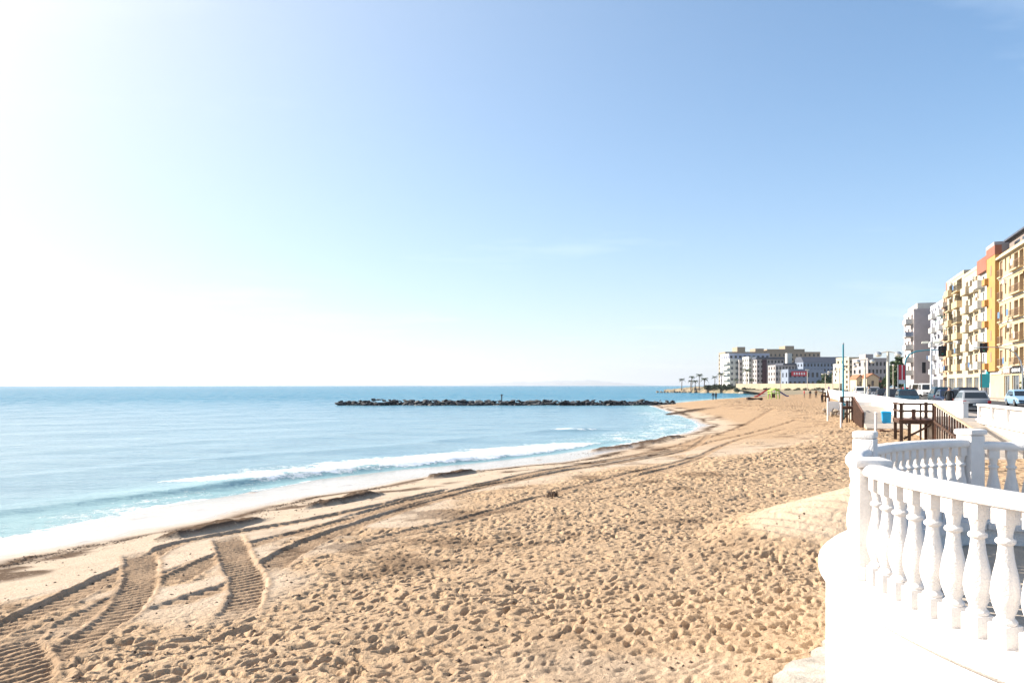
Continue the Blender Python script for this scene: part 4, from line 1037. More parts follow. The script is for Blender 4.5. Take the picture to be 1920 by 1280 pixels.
mb = MB(); mb.loft([[(x,-.5,h_+.01),(x,14.5,h_+.01),(x,10,h_+3),(x,3,h_+3)] for x in (0,w_)]); mb.build('slate_roof', M['slate'], r)
far(N_, 'white building with rows of dark square windows above the parked cars', 1592, 1620, 672, 300, 12, M['cream'], 6, 4, 'd', base=1.6)
far(N_, 'narrow white building at the left of the rows of square windows', 1582, 1592, 684, 305, 10, M['bw'], 4, 2, 'd', base=1.6)
r, w_, h_ = far(N_, 'mauve grey block with brick red lower storeys beside the dark tree', 1627, 1662, 674, 262, 12, M['mauve'], 4, 5, 'd', base=1.6)
MB().box(.2,2.9,2,7,h_+.01,h_+2.0).build('roof_block', M['mauve'], r); MB().box(-.3,w_+.3,-1.2,-.02,.1,3.9).build('brick_front', M['brick'], r)
def gable(label, px0, px1, eave, ridge, d):
    x0, x1 = (px0-960)/1400*d, (px1-960)/1400*d; wd = x1-x0; b = 1.7
    he, hr = EYE+(722.5-eave)*d/1400-b, EYE+(722.5-ridge)*d/1400-b
    r = thing('gabled_house', label, 'house', (x0,d,b), -.2, 'small cream houses by the road'); mb = MB()
    mb.loft([[(0,y_,0),(wd,y_,0),(wd,y_,he),(wd/2,y_,hr),(0,y_,he)] for y_ in (0,8)]); mb.build('wall', M['cream'], r)
    mb = MB()
    for sx in (0,1):
        e = Vector((0 if sx == 0 else wd,0,he)); q = Vector((wd/2,0,hr)); dv = (e-q).normalized()
        a = q+Vector((0,-.3,.06)); b_ = e+dv*.3+Vector((0,-.3,.06))
        mb.add([a,b_,b_+Vector((0,8.6,0)),a+Vector((0,8.6,0)),a+Vector((0,0,.14)),b_+Vector((0,0,.14)),b_+Vector((0,8.6,.14)),a+Vector((0,8.6,.14))],
               [(0,1,2,3),(4,5,6,7),(0,1,5,4),(1,2,6,5),(2,3,7,6),(3,0,4,7)])
    mb.build('roof', M['terracotta'], r)
    MB().box(wd*.4,wd*.6,-.04,-.005,he*.45,he*.8).build('window', M['darkglass'], r)
    MB().box(wd*.12,wd*.3,-.04,-.005,0,he*.55).build('door', M['wood'], r)
gable('small cream gabled house, the left of the two behind the cars', 1606, 1619, 710, 703, 205)
gable('wider cream gabled house with red tiled roof behind the cars', 1625, 1646, 708, 701, 200)
# cream wall under the far town
mb = MB(); mb.prism([(99,330),(127,289),(128,289.6),(100,330.6)],1.0,4.4)
fw_ = mb.build('town_wall', M['cream']); tag(fw_, 'long cream wall below the far town', 'wall')
# ------------------------------------------------------------------ cars
M['carglass'] = mat('car_glass', (.02,.025,.03), .06, .1, 1, spec=.8); M['rim'] = mat('alloy_rim', (.45,.46,.48), .35, .1, 4, metal=.7)
M['tail'] = mat('red_lamp', (.45,.02,.02), .25, .05, 3); M['head'] = mat('clear_lamp', (.75,.77,.78), .15, .05, 3); M['plate'] = mat('number_plate', (.72,.72,.7), .5, .05, 3)
def paint(n_, c): return mat(n_, c, .28, .04, 1.0, spec=.6)
PAINT = dict(white=paint('white_car_paint',(.78,.78,.78)), grey=paint('grey_car_paint',(.25,.26,.28)), black=paint('black_car_paint',(.02,.02,.024)),
    navy=paint('navy_car_paint',(.012,.02,.05)), blue=paint('pale_blue_car_paint',(.25,.40,.55)), silver=paint('silver_car_paint',(.5,.52,.54)), red=paint('red_car_paint',(.45,.03,.03)), teal=paint('teal_car_paint',(.012,.04,.06)))
def make_car(kind):
    """length along y, front at +y"""
    r = thing('parked_car', 'car', 'car')
    van = kind == 'van'; suv = kind == 'suv'
    Lc = 4.9 if van else (4.4 if suv else 4.15); hw = .95 if van else .88; ride = .22; belt = 1.05 if van else (.98 if suv else .88); top = 2.15 if van else (1.66 if suv else 1.46)
    y0, y1 = -Lc/2, Lc/2
    sec = lambda y_, w_, zl, zh, tuck=.08: [(-w_+tuck,y_,zl),(w_-tuck,y_,zl),(w_,y_,zl+.22),(w_,y_,zh-.12),(w_-.07,y_,zh),(-w_+.07,y_,zh),(-w_,y_,zh-.12),(-w_,y_,zl+.22)]
    mb = MB(); hood = belt-.02 if not van else belt+.05
    mb.loft([sec(y0,hw-.10,ride+.12,belt-.14), sec(y0+.06,hw-.03,ride+.02,belt-.04), sec(y0+.5,hw,ride,belt), sec(y1-1.35,hw,ride,belt), sec(y1-.9,hw,ride,hood-.02), sec(y1-.25,hw-.05,ride+.03,hood-.16), sec(y1,hw-.16,ride+.12,hood-.34)])
    body = mb.build('body', PAINT['grey'], r, smooth=True, angle=32)
    # cabin: lower ring at the belt, upper ring at the roof
    yr0, yr1 = (y0+.08, y0+.22) if (van or suv) else (y0+.18, y0+.75); yf0, yf1 = (y1-.55, y1-1.25) if van else (y1-1.05, y1-1.85)
    wb, wt = hw-.05, hw-.20
    ring_ = lambda w_, ya, yb, z_: [(-w_,ya,z_),(w_,ya,z_),(w_,yb,z_),(-w_,yb,z_)]
    mb = MB(); mb.loft([ring_(wb,yr0,yf0,belt-.03), ring_(wt+.02,yr1,yf1,top-.09), ring_(wt-.08,yr1+.14,yf1-.12,top)])
    mb.build('cabin', PAINT['grey'], r, smooth=True, bevel=.03, angle=32)
    lerp = lambda a, b, t: a+(b-a)*t
    def pane(f0, f1, side, ya=None, yb=None, name='side_window'):
        e = .012; P = []
        for f in (f0, f1):
            w_ = lerp(wb, wt+.02, f); z_ = lerp(belt-.03, top-.09, f); q0 = lerp(yr0,yr1,f); q1 = lerp(yf0,yf1,f)
            if side in ('l','r'):
                sx = -1 if side == 'l' else 1
                P.append([(sx*(w_+e), lerp(q0,q1,ya), z_), (sx*(w_+e), lerp(q0,q1,yb), z_)])
            elif side == 'rear': P.append([(-w_+.1,q0-e,z_),(w_-.1,q0-e,z_)])
            else: P.append([(-w_+.07,q1+e,z_),(w_-.07,q1+e,z_)])
        mb = MB(); mb.add([P[0][0],P[0][1],P[1][1],P[1][0]], [(0,1,2,3)]); return mb.build(name, M['carglass'], r)
    pane(.12,.9,'rear',name='rear_window'); pane(.1,.92,'front',name='windscreen')
    for sd_ in 'lr':
        pane(.14,.9,sd_,.10,.36); pane(.14,.9,sd_,.40,.65); pane(.14,.9,sd_,.69,.93)
    for sx in (-1,1):
        for yy in (y0+.78, y1-.82):
            mb = MB(); mb.tube([(sx*(hw-.20),yy,.32),(sx*(hw+.005),yy,.32)], .32, 18); wl_ = mb.build('wheel', M['tyre'], r)
            mb = MB(); mb.tube([(sx*(hw-.02),yy,.32),(sx*(hw+.014),yy,.32)], .20, 14); mb.build('rim', M['rim'], wl_)
        mb = MB(); mb.box(sx*(hw-.13)-.10,sx*(hw-.13)+.10,y0-.012,y0+.09,belt-.32,belt-.13 if not van else belt+.2); mb.build('tail_light', M['tail'], r, bevel=.01)
        mb = MB(); mb.box(sx*(hw-.26)-.15,sx*(hw-.26)+.15,y1-.16,y1-.02,hood-.40,hood-.27); mb.build('headlight', M['head'], r, bevel=.01)
        mb = MB(); mb.box(sx*(hw+.09)-.09,sx*(hw+.09)+.09,yf0-.28,yf0-.16,belt,belt+.13); mb.build('wing_mirror', PAINT['black'], r, bevel=.02)
    mb = MB(); mb.box(-hw+.08,hw-.08,y0-.03,y0+.14,ride+.12,ride+.34); mb.build('bumper', M['black'], r, bevel=.03)
    mb = MB(); mb.box(-.26,.26,y0-.036,y0-.031,ride+.36 if van else ride+.18,ride+.47 if van else ride+.29); mb.build('number_plate', M['plate'], r)
    return r
PROTO = {}
def car(kind, colour, t, s, rev, label, z=1.80):
    first = kind not in PROTO
    if first: PROTO[kind] = make_car(kind); o = PROTO[kind]
    else: o = copy_tree(PROTO[kind])
    o.location = W(t, s, z); o.rotation_euler = (0,0,RZ+(PI if rev else 0)); tag(o, label, 'car', 'cars parked along the promenade road')
    for ch in KIDS[o.name]:
        if ch.name.split('.')[0] in ('body','cabin'):
            ch.material_slots[0].link = 'OBJECT'; ch.material_slots[0].material = PAINT[colour]
    return o
car('suv','white',8.7,st(1613,8.7),False,'white off-road car nearest the long wall, left of the grey one')
car('suv','grey',8.8,st(1637,8.8),True,'grey car in front of the wider cream gabled house')
car('hatch','black',8.9,st(1657,8.9),False,'black car behind the wall just left of the thick cream lamp post')
car('hatch','black',9.2,st(1676,9.2),False,'black car just right of the thick cream lamp post')
car('hatch','teal',9.4,st(1701,9.4),True,'dark teal car below the red banner and the traffic light post')
car('van','white',19.8,st(1716,19.8),False,'white van across the road below the blank end wall')
car('hatch','red',19.9,st(1699,19.9),False,'red car across the road behind the red banner')
car('van','white',19.6,st(1736,19.6),True,'white van across the road next to the slim white lamp post')
car('suv','teal',13.2,st(1762,13.2),False,'dark teal car right of the slim white lamp post')
car('hatch','navy',12.4,st(1775,12.4)-1,True,'navy car beside the person in black')
car('hatch','black',12.6,st(1798,12.6),False,'black car right of the person in black')
car('suv','black',13.0,st(1814,13.0),True,'black car with pale lamps above the ramp opening')
car('hatch','grey',11.6,st(1820,11.6),False,'grey car seen through the gap at the top of the near ramp')
car('hatch','blue',18.2,st(1916,18.2),True,'pale blue car at the right edge behind the white balustrade')

# ------------------------------------------------------------------ street lamps, lights, poles
M['lamp'] = mat('lamp_glass', (.80,.76,.62), .3, .05, 3)
def lamp_post(px, T, h_, label, thick=.10, double=True, m='creampost'):
    s_ = st(px, T); r = thing('street_lamp', label, 'street lamp', W(T,s_,1.80), RZ, 'lamps along the promenade')
    mb = MB(); mb.lathe([(thick*1.7,0),(thick*1.7,.25),(thick*1.2,.32),(thick,.6),(thick*.8,h_-.3),(thick*.8,h_)], 10); mb.build('post', M[m], r, smooth=True)
    mb = MB(); mb.tube([(-.75 if double else -.1,0,h_-.10),(0,0,h_+.05),(.75 if double else .1,0,h_-.10)], .045, 6); mb.build('arm', M[m], r, smooth=True)
    for x in ((-.75,.75) if double else (0,)):
        mb = MB(); mb.lathe([(.10,h_-.40),(.27,h_-.30),(.30,h_-.18),(.20,h_-.06),(.05,h_+.0)], 12, (x,0)); hd = mb.build('lamp_head', M['lamp'], r, smooth=True)
        mb = MB(); mb.lathe([(.31,h_-.17),(.22,h_-.03),(.06,h_+.05)], 12, (x,0)); mb.build('hood', M['steel'], hd, smooth=True)
lamp_post(1665, 7.0, 4.6, 'thick cream double-headed street lamp, nearest on the promenade', .13)
lamp_post(1622, 7.0, 4.7, 'cream street lamp in front of the gabled houses, second nearest')
lamp_post(1592.5, 7.0, 4.8, 'cream street lamp just right of the tall teal pole')
lamp_post(1574, 7.0, 4.9, 'cream street lamp just left of the tall teal pole')
lamp_post(1561, 7.0, 5.0, 'cream street lamp, third left of the tall teal pole')
lamp_post(1547.5, 7.0, 5.2, 'cream street lamp, leftmost along the promenade')
lamp_post(1674.5, 22.6, 7.2, 'thin pole lamp across the road in front of the dark tree', .08, False)
for i, (px_, d_) in enumerate(((1460,300),(1510,290))):
    r = thing('street_lamp', 'thin pale lamp above the far cream wall, '+('left' if i == 0 else 'right')+' of the two', 'street lamp', ((px_-960)/1400*d_, d_-2, 1.6), 0, 'lamps along the promenade')
    MB().tube([(0,0,0),(0,0,8.0)], .12, 6).build('post', M['creampost'], r); MB().box(-.7,.7,-.15,.15,7.95,8.2).build('lamp_head', M['lamp'], r)
# tall white post with two lamp heads on a long arm
T = 13.0; r = thing('street_lamp', 'tall slim white lamp post with two heads on a long crossbar', 'street lamp', W(T,st(1745.5,T),1.80), RZ)
MB().lathe([(.17,0),(.17,.4),(.10,.6),(.06,6.4)], 10).build('post', M['frame'], r, smooth=True)
MB().tube([(-.75,0,6.28),(2.6,0,6.22)], .03, 6).build('arm', M['steel'], r)
for x in (-.55,.55):
    mb = MB(); mb.loft([[(x-.34,-.12,6.22),(x-.34,.12,6.22),(x-.3,.08,6.42),(x-.3,-.08,6.42)],[(x+.34,-.14,6.2),(x+.34,.14,6.2),(x+.3,.1,6.46),(x+.3,-.1,6.46)]]); mb.build('lamp_head', M['lamp'], r, bevel=.03)
# traffic lights
M['green'] = mat('green_lens', (.02,.30,.18), .3, .05, 3); M['dred'] = mat('dark_red_lens', (.10,.01,.01), .3, .05, 3); M['amber'] = mat('dark_amber_lens', (.14,.06,.01), .3, .05, 3)
def signal(r, x, y_, z):
    mb = MB(); mb.box(x-.42,x+.42,y_-.02,y_+.02,z-.62,z+.62); bp = mb.build('back_plate', M['black'], r, bevel=.005)
    mb = MB(); mb.box(x-.18,x+.18,y_-.24,y_-.022,z-.52,z+.52); mb.build('housing', M['black'], bp, bevel=.02)
    for i, m_ in enumerate(('green','amber','dred')):
        zc = z-.33+i*.33; mb = MB(); mb.tube([(x,y_-.242,zc),(x,y_-.262,zc)], .105, 12); mb.build('lens', M[m_], bp)
        mb = MB(); n_ = 7; vs = []
        for yy in (y_-.243, y_-.42):
            for k in range(n_): a = PI*k/(n_-1); vs.append((x+.125*math.cos(a), yy, zc+.125*math.sin(a)))
        mb.add(vs, [(k,k+1,n_+k+1,n_+k) for k in range(n_-1)]); mb.build('visor', M['black'], bp)
T = 12.0; s_ = st(1697,T); r = thing('traffic_light', 'traffic light hanging from a long curved teal arm', 'traffic light', W(T,s_,1.80), RZ)
d_ = W(T,s_)[1]; ztop = EYE+(722.5-657)*d_/1400-1.80; span = 64*d_/1400/1.05
MB().tube([(0,0,0),(0,0,ztop-1.7),(.12,0,ztop-1.0),(.5,0,ztop-.45),(1.2,0,ztop-.12),(2.2,0,ztop),(span,0,ztop+.02)], [.10,.09,.08,.075,.07,.06,.05], 8).build('mast', M['teal'], r, smooth=True)
signal(r, span, -.12, ztop-.15)
T = 21.9; s_ = st(1840,T); r = thing('traffic_light', 'traffic light on a straight brown post before the cream block', 'traffic light', W(T,s_,1.93), RZ)
d_ = W(T,s_)[1]; zc = EYE+(722.5-652)*d_/1400-1.93
MB().tube([(0,0,0),(0,0,zc+.5)], .07, 8).build('mast', M['bark'], r, smooth=True); 
signal(r, .22, -.12, zc)
T = 22.0; s_ = st(1917,T); r = thing('street_lamp', 'curved grey lamp arm at the right edge before the yellow block', 'street lamp', W(T,s_,1.93), RZ)
d_ = W(T,s_)[1]; zc = EYE+(722.5-650)*d_/1400-1.93
MB().tube([(0,0,0),(0,0,zc-2.4),(-.15,0,zc-1.5),(-.6,0,zc-.7),(-1.3,0,zc-.2),(-2.4,0,zc),(-4.0,0,zc+.03)], [.09,.08,.07,.06,.05,.045,.04], 8).build('mast', M['steel'], r, smooth=True)
MB().box(-4.5,-3.9,-.13,.13,zc-.08,zc+.06).build('lamp_head', M['lamp'], r, bevel=.03)
# tall teal pole on the beach
px_, d_ = 1581, 60.0; x_ = (px_-960)/1400*d_; g_ = ground_z(x_, d_)
r = thing('flag_pole', 'tall teal pole rising from the sand behind the far platform', 'pole', (x_,d_,g_))
ht = EYE+(722.5-646)*d_/1400-g_
MB().tube([(0,0,-.3),(0,0,ht*.5),(0,0,ht)], [.085,.075,.06], 10).build('shaft', M['teal'], r, smooth=True)
MB().lathe([(.03,ht),(.075,ht+.04),(.075,ht+.10),(.02,ht+.15)], 10).build('finial', M['steel'], r, smooth=True)
MB().box(-.16,.16,-.09,.09,1.0,1.35).build('winch_box', M['teal'], r, bevel=.01)
# red and white banner
T = 10.2; s_ = st(1691,T); d_ = W(T,s_)[1]; r = thing('banner', 'upright red and white striped banner on a post', 'banner', W(T,s_,1.80), RZ)
zt = EYE+(722.5-684)*d_/1400-1.8; zb = EYE+(722.5-712)*d_/1400-1.8; wd = 11*d_/1400
MB().tube([(-wd/2-.06,0,0),(-wd/2-.06,0,zt+.05)], .04, 8).build('post', M['steel'], r)
MB().box(-wd/2,wd/2,-.012,.012,zb,zt).build('cloth', M['redsign'], r)
MB().box(-wd*.02,wd*.12,-.020,.020,zb+.01,zt-.01).build('stripe', M['frame'], r); MB().box(-wd/2,wd/2,-.011,.011,zb-.42,zb-.003).build('lower_panel', M['frame'], r)
# turquoise pillar sign and people on the pavement
T = 22.6; s_ = st(1846,T); r = thing('pillar_sign', 'turquoise pillar sign on the pavement before the shops', 'sign', W(T,s_,1.93), RZ)
MB().box(-.10,.10,-.08,.08,0,1.4).build('post', M['steel'], r); MB().box(-.55,.55,-.10,.10,1.403,3.2).build('panel', M['tealsign'], r, bevel=.02)

# ------------------------------------------------------------------ people
SK = mat('skin', (.45,.27,.19), .6, .05); HAIR = mat('dark_hair', (.03,.02,.015), .7, .1)
def cloth_m(n_, c): return mat(n_, c, .85, .15, 4)
CL = dict(black=cloth_m('black_cloth',(.02,.02,.022)), navy=cloth_m('navy_cloth',(.03,.04,.08)), red=cloth_m('red_cloth',(.50,.04,.05)), grey=cloth_m('grey_cloth',(.2,.2,.21)),
    purple=cloth_m('purple_cloth',(.12,.07,.18)), jeans=cloth_m('jeans',(.06,.09,.16)), brown=cloth_m('brown_cloth',(.13,.07,.04)), pale=cloth_m('pale_cloth',(.55,.5,.45)))
def person_mesh(stride, arm):
    V = {'pel':(0,0,.94),'wa':(0,.0,1.08),'ch':(0,.01,1.30),'sh':(0,.0,1.42),'ne':(0,.01,1.51),'hd':(0,.03,1.60),'tp':(0,.02,1.70)}
    E = [('pel','wa'),('wa','ch'),('ch','sh'),('sh','ne'),('ne','hd'),('hd','tp')]; R_ = {'pel':.15,'wa':.135,'ch':.155,'sh':.11,'ne':.055,'hd':.10,'tp':.075}
    for s_, k in (('l',-1),('r',1)):
        f = stride*k
        V.update({s_+'hip':(.09*k,0,.90), s_+'kn':(.10*k,.16*f+.03,.50), s_+'an':(.10*k,.30*f-.04,.09), s_+'to':(.11*k,.30*f+.13,.035),
                  s_+'so':(.19*k,0,1.40), s_+'el':(.25*k,-.12*f*arm-.02,1.13), s_+'wr':(.25*k,-.18*f*arm+.10*arm,.90), s_+'ha':(.245*k,-.2*f*arm+.13*arm,.80)})
        E += [('pel',s_+'hip'),(s_+'hip',s_+'kn'),(s_+'kn',s_+'an'),(s_+'an',s_+'to'),('sh',s_+'so'),(s_+'so',s_+'el'),(s_+'el',s_+'wr'),(s_+'wr',s_+'ha')]
        R_.update({s_+'hip':.105,s_+'kn':.07,s_+'an':.05,s_+'to':.042,s_+'so':.068,s_+'el':.05,s_+'wr':.036,s_+'ha':.042})
    ks = list(V); me = bpy.data.meshes.new('person'); me.from_pydata([V[k] for k in ks], [(ks.index(a),ks.index(b)) for a,b in E], [])
    o = bpy.data.objects.new('tmp', me); COL.objects.link(o)
    o.modifiers.new('s','SKIN'); 
    if not me.skin_vertices: me.skin_vertices.new()
    for i, k in enumerate(ks): me.skin_vertices[0].data[i].radius = (R_[k]*(1.15 if k in ('pel','wa','ch') else 1), R_[k]*(.8 if k in ('pel','wa','ch') else 1))
    me.skin_vertices[0].data[0].use_root = True
    sb = o.modifiers.new('b','SUBSURF'); sb.levels = 1; sb.render_levels = 1
    dg = bpy.context.evaluated_depsgraph_get(); res = bpy.data.meshes.new_from_object(o.evaluated_get(dg))
    bpy.data.objects.remove(o); 
    for p in res.polygons: p.use_smooth = True
    return res
PM = [person_mesh(0.0,0.3), person_mesh(.9,1.0), person_mesh(.35,.6)]
def person(x, y_, z, rz, kind, shirt, trousers, label, sc=1.0, group='people on the beach and promenade'):
    me = PM[kind].copy(); me.name = 'person'; me.materials.clear()
    for m_ in (CL[trousers], CL[shirt], SK, HAIR, CL['black']): me.materials.append(m_)
    for p in me.polygons:
        c = p.center
        if c.z < .10: i = 4
        elif c.z < .97 and abs(c.x) < .205: i = 0
        elif c.z < 1.47: i = 2 if (abs(c.x) > .2 and c.z < .90) else 1
        elif c.z > 1.63 or (c.z > 1.54 and c.y < 0.0): i = 3
        else: i = 2
        p.material_index = i
    return tag(link('person', me, None, (x,y_,z), rz, sc), label, 'person', group)
def pperson(px, py, zg, *a, **k):
    x, y_ = pix(px, py, zg); return person(x, y_, ground_z(x,y_), *a, **k)
pperson(1337,748,.55,.5,1,'black','navy','person in dark clothes walking at the far water edge, left of the pair')
pperson(1342.5,748,.55,.2,2,'navy','black','person in dark clothes walking at the far water edge, right of the pair')
pperson(1508,745,1.1,1.2,0,'red','black','person in red near the far playground')
pperson(1519,745.5,1.1,2.2,2,'black','brown','person in black right of the one in red on the far sand')
pperson(1530,745.5,1.1,-.6,1,'brown','black','person in brown walking on the far sand, rightmost on the beach')
pperson(1541,752.5,1.1,.4,0,'black','black','short dark figure on the sand left of the small far landing',sc=.8)
x_, y_ = W(7.2, st(1554,7.2))[:2]; person(x_, y_, 1.8, 2.0, 0, 'purple','black','person in purple behind the far end of the white wall')
x_, y_ = W(9.4, st(1780,9.4))[:2]; person(x_, y_, 1.8, 2.6, 0, 'black','black','person in black standing behind the splayed white wall', sc=1.0)
x_, y_ = W(23.4, st(1849,23.4))[:2]; person(x_, y_, 1.93, 1.0, 1, 'grey','jeans','person in grey and jeans under the turquoise sign')
x_, y_ = W(7.0, st(1630,7.0))[:2]; person(x_, y_, 1.8, .6, 2, 'pale','grey','person in pale clothes on the promenade by the second lamp')

# ------------------------------------------------------------------ playground on the far sand
PL = dict(red=mat('red_plastic',(.45,.05,.05),.4,.1), green=mat('lime_plastic',(.35,.55,.10),.4,.1), blue=mat('dark_blue_plastic',(.03,.05,.22),.4,.1))
def slide(px, py, rz, c, label):
    x, y_ = pix(px, py, 1.1); r = thing('slide', label, 'slide', (x,y_,ground_z(x,y_)), rz, 'far playground')
    mb = MB(); P = [(1.3,1.55),(.9,1.5),(-.6,.45),(-1.0,.25),(-1.4,.22)]
    mb.loft([[(a,-.35,b+.25),(a,-.30,b+.25),(a,-.30,b+.05),(a,.30,b+.05),(a,.30,b+.25),(a,.35,b+.25),(a,.35,b),(a,-.35,b)] for a,b in P]); mb.build('chute', PL[c], r)
    for y2 in (-.33,.33):
        mb = MB(); mb.bar((1.3,y2,1.6),(1.9,y2,-.1),.08); mb.build('ladder_rail', PL[c], r)
    for i in range(5): mb = MB(); mb.bar((1.38+i*.1,-.33,1.35-i*.29),(1.38+i*.1,.33,1.35-i*.29),.05); mb.build('rung', M['steel'], r)
slide(1428, 745, 0.0, 'red', 'red slide on the far sand, left of the lime climbing frame'); slide(1466, 744, PI, 'blue', 'dark blue slide right of the lime climbing frame')
x, y_ = pix(1451, 747, 1.1); r = thing('climbing_frame', 'lime green climbing frame between the two slides', 'climbing frame', (x,y_,ground_z(x,y_)), .2, 'far playground')
for a,b in ((-.9,-.6),(.9,-.6),(-.9,.6),(.9,.6)): MB().tube([(a,b,-.2),(a*.85,b*.85,1.5)], .09, 8).build('leg', PL['green'], r, smooth=True)
MB().box(-.95,.95,-.65,.65,1.05,1.2).build('deck', PL['green'], r, bevel=.03)
mb = MB(); mb.loft([[(-1.05,y2,1.55),(0,y2,2.1),(1.05,y2,1.55),(1.05,y2,1.48),(0,y2,2.02),(-1.05,y2,1.48)] for y2 in (-.7,.7)]); mb.build('roof', PL['green'], r)
MB().box(-.8,-.1,-.66,-.60,.3,1.04).build('panel', M['wood'], r)

# ------------------------------------------------------------------ trees
def leaf_cloud(name, blobs, n, size, m, parent, seed=1):
    r_ = random.Random(seed); vs, fs = [], []; tot = sum(b[3]**2 for b in blobs)
    for (cx_,cy_,cz_,R_) in blobs:
        for i in range(int(n*R_**2/tot)):
            v = Vector((r_.gauss(0,1),r_.gauss(0,1),r_.gauss(0,1))).normalized(); q = R_*(r_.random()**.35)
            p = Vector((cx_,cy_,cz_))+Vector((v.x,v.y,v.z*.85))*q
            a = Vector((r_.gauss(0,1),r_.gauss(0,1),r_.gauss(0,.6))).normalized(); b = a.cross(Vector((r_.gauss(0,1),r_.gauss(0,1),r_.gauss(0,1)))).normalized()
            s_ = size*r_.uniform(.6,1.4); k = len(vs)
            vs += [p-a*s_, p+b*s_*.5, p+a*s_, p-b*s_*.5]; fs.append((k,k+1,k+2,k+3))
    me = bpy.data.meshes.new(name); me.from_pydata(vs, [], fs); me.materials.append(m); return link(name, me, parent)
def tree(label, x, y_, z, h_, spread, seed, n=6000, size=.28, slender=1.0, group='trees by the road'):
    r_ = random.Random(seed); r = thing('tree', label, 'tree', (x,y_,z), 0, group); mb = MB()
    mb.tube([(0,0,-.2),(.1,0,h_*.25),(.0,.1,h_*.5),(.1,0,h_*.8)], [.28,.22,.16,.05], 8)
    for i in range(7):
        a = i*2.4; z0 = h_*(.25+.07*i); mb.tube([(0.05,0,z0),(spread*.35*math.cos(a),spread*.35*math.sin(a),z0+h_*.1),(spread*.7*math.cos(a),spread*.7*math.sin(a),z0+h_*.18)], [.10,.06,.02], 5)
    mb.build('trunk', M['bark'], r, smooth=True); blobs = []
    for i in range(26):
        f = i/25; a = i*2.4; q = spread*(.25+.75*r_.random())*(1-.72*max(0,f-.3)*slender)
        blobs.append((q*math.cos(a)*.75, q*math.sin(a)*.75, h_*(.25+.68*f), spread*r_.uniform(.28,.46)*(1-.4*f)))
    leaf_cloud('crown', blobs, n, size, M['leaf'], r, seed)
def at(px, d): return (px-960)/1400*d
tree('dark green pointed tree beside the red banner', at(1690,205), 205, 1.8, 9.8, 3.4, 3)
tree('dark green tree behind the thick lamp post, left of the pointed one', at(1677,210), 210, 1.8, 8.8, 3.2, 5)
tree('dark tree beside the blank grey pink end wall', at(1702,198), 198, 1.8, 8.4, 2.2, 8)
tree('small dark street tree at the right edge before the shops', *W(22.8, st(1924,22.8)), 4.6, 1.0, 9, 2500, .16)
for i,(px_,d_,h_,sp) in enumerate(((1548,345,7,4),(1566,350,8,4),(1585,310,5,3),(1640,255,4,2.5))):
    tree(['dark tree behind the leftmost promenade lamps','dark tree left of the tall teal pole','low dark tree right of the tall teal pole','low dark tree behind the wider gabled house'][i], at(px_,d_), d_, 1.7, h_, sp, 20+i, 3000, .35)
def palm_mesh(h_, seed):
    r_ = random.Random(seed); tr = MB(); tr.tube([(0,0,-.3),(.10,.0,h_*.4),(.18,.06,h_*.8),(.15,.05,h_)], [.24,.17,.15,.17], 8); mt = tr.mesh('trunk', M['bark'], True)
    fr = MB()
    for i in range(26):
        a = i*2.4+r_.uniform(-.2,.2); up = r_.uniform(-.25,1.1); L = r_.uniform(1.3,1.9); pts = []
        for k in range(6):
            f = k/5; pts.append(Vector((.15+math.cos(a)*L*f*math.cos(up*.6), .05+math.sin(a)*L*f*math.cos(up*.6), h_+L*f*math.sin(up)-.9*f*f*L*.7)))
        side = Vector((-math.sin(a),math.cos(a),0))
        for k in range(5):
            w0, w1 = .20*(1-.75*k/5), .20*(1-.75*(k+1)/5)
            for sg in (-1,1):
                fr.add([pts[k], pts[k+1], pts[k+1]+side*sg*w1-Vector((0,0,.14)), pts[k].lerp(pts[k+1],.45)+side*sg*w0*1.2-Vector((0,0,.16))], [(0,1,2,3)])
    return mt, fr.mesh('crown', M['palmleaf'])
PAL = [palm_mesh(5.0,1), palm_mesh(6.4,2), palm_mesh(4.2,3)]
plab = ['leftmost small palm on the far sandy point','short palm, second from the seaward tip of the far point','tall palm, third from the seaward tip of the far point','palm, fourth from the seaward tip of the far point',
    'tall slim palm in the middle of the far point','palm just left of the scrub on the far point','bushy palm before the scrub on the far point','palm in front of the tan orange slab','palm close before the white seaward block','palm before the grey block of the far town','palm before the pale corner block']
for i, (px_, d_, k, sc) in enumerate(((1278,375,0,1.05),(1295,372,0,.9),(1297.5,368,1,1.0),(1304,374,2,1.05),(1311,370,1,1.15),(1320,372,2,1.3),(1340,368,1,1.0),(1353,372,1,1.25),(1381,365,0,1.0),(1401,360,1,1.5),(1409,355,0,1.0))):
    r = thing('palm_tree', plab[i], 'palm tree', (at(px_,d_), d_, 1.4), i*1.1, 'palms on the far point'); r.scale = (sc,)*3
    link('trunk', PAL[k][0], r); link('crown', PAL[k][1], r)
M['bush'] = mat('grey_green_shrub', (.07,.085,.05), .8, .35, 1)
bl_ = ['low','broad','rounded','dark','tall','wide','dense']
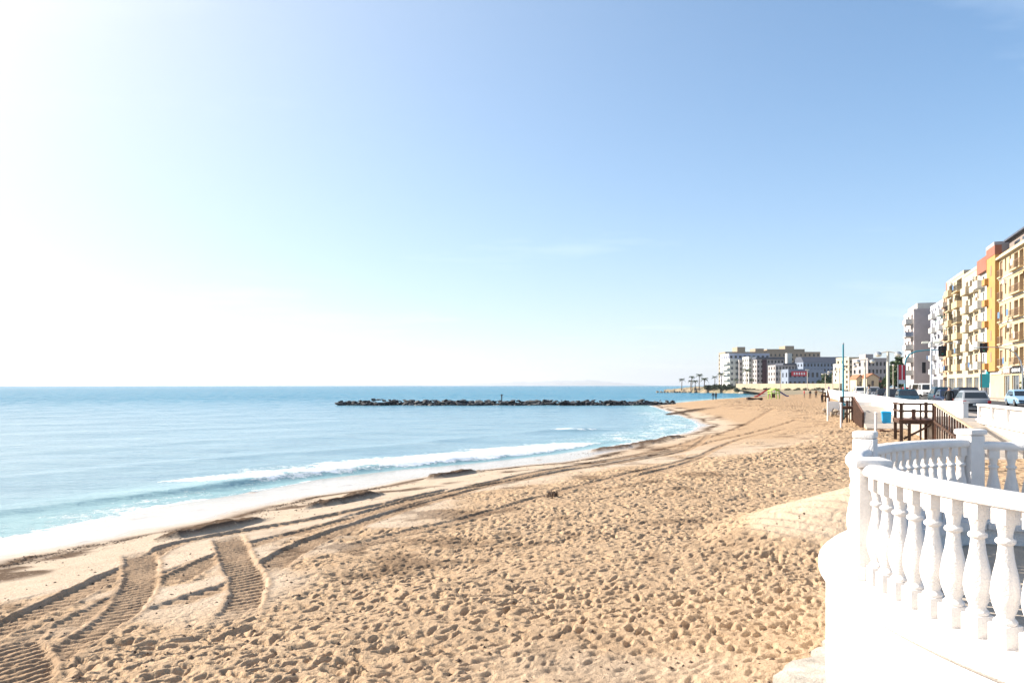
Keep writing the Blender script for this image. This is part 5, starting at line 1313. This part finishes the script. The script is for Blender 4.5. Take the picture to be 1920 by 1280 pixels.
for i, (px_, d_, R_, h_) in enumerate(((1329,366,3.0,2.2),(1342,362,3.4,2.6),(1352,360,3.2,2.4),(1364,356,3.6,2.6),(1376,352,3.4,2.4),(1390,348,3.4,2.0),(1403,345,3.0,1.8))):
    r = thing('shrub', f'{bl_[i]} grey green shrub on the far point, {["first","second","third","fourth","fifth","sixth","seventh"][i]} from its seaward tip', 'shrub', (at(px_,d_), d_, 1.4), 0, 'shrubs on the far point')
    MB().tube([(0,0,-.2),(.1,0,h_*.6)], [.15,.05], 6).build('stem', M['bark'], r)
    rs = random.Random(50+i); leaf_cloud('foliage', [(rs.uniform(-R_*.6,R_*.6), rs.uniform(-.8,.8), h_*rs.uniform(.25,.75), R_*.38) for _ in range(9)], 900, .30, M['bush'], r, i)
# boulders and scrub along the edge of the far point and below the town wall
hedge = tag(leaf_cloud('scrub', [(97+i*.8+random.uniform(-.6,.6), 328-i*1.1+random.uniform(-9,-1), 1.7+random.uniform(-.2,.4), random.uniform(.5,1.2)) for i in range(38)], 6000, .22, M['bush'], None, 77), 'dusty scrub growing below the far cream wall', 'scrub', None, 'stuff')
ar = thing('rock_armour', 'row of tan boulders along the edge of the far sandy point', 'rocks', (80,372,0))
for i in range(60):
    u_ = i/60; s_ = random.uniform(.7,1.5)
    link('boulder', RUB[i%4], ar, (-8+u_*50, -1.5-u_*u_*12+random.uniform(-1,1), random.uniform(.1,.7)), (random.random()*6,random.random()*6,random.random()*6), s_)

# ------------------------------------------------------------------ haze
hm = bpy.data.materials.new('haze'); hm.use_nodes = True; hn, hl = hm.node_tree.nodes, hm.node_tree.links; hn.clear()
ho = hn.new('ShaderNodeOutputMaterial'); hv = hn.new('ShaderNodeVolumePrincipled')
hv.inputs['Color'].default_value = (.92,.95,1.0,1); hv.inputs['Density'].default_value = 8.0e-5; hv.inputs['Anisotropy'].default_value = .35
hl.new(hv.outputs[0], ho.inputs['Volume'])
mb = MB(); mb.box(-30000,30000,-300,30000,-12,260)
tag(mb.build('haze', hm), 'thin pale sea haze over the whole bay', 'haze', None, 'stuff')
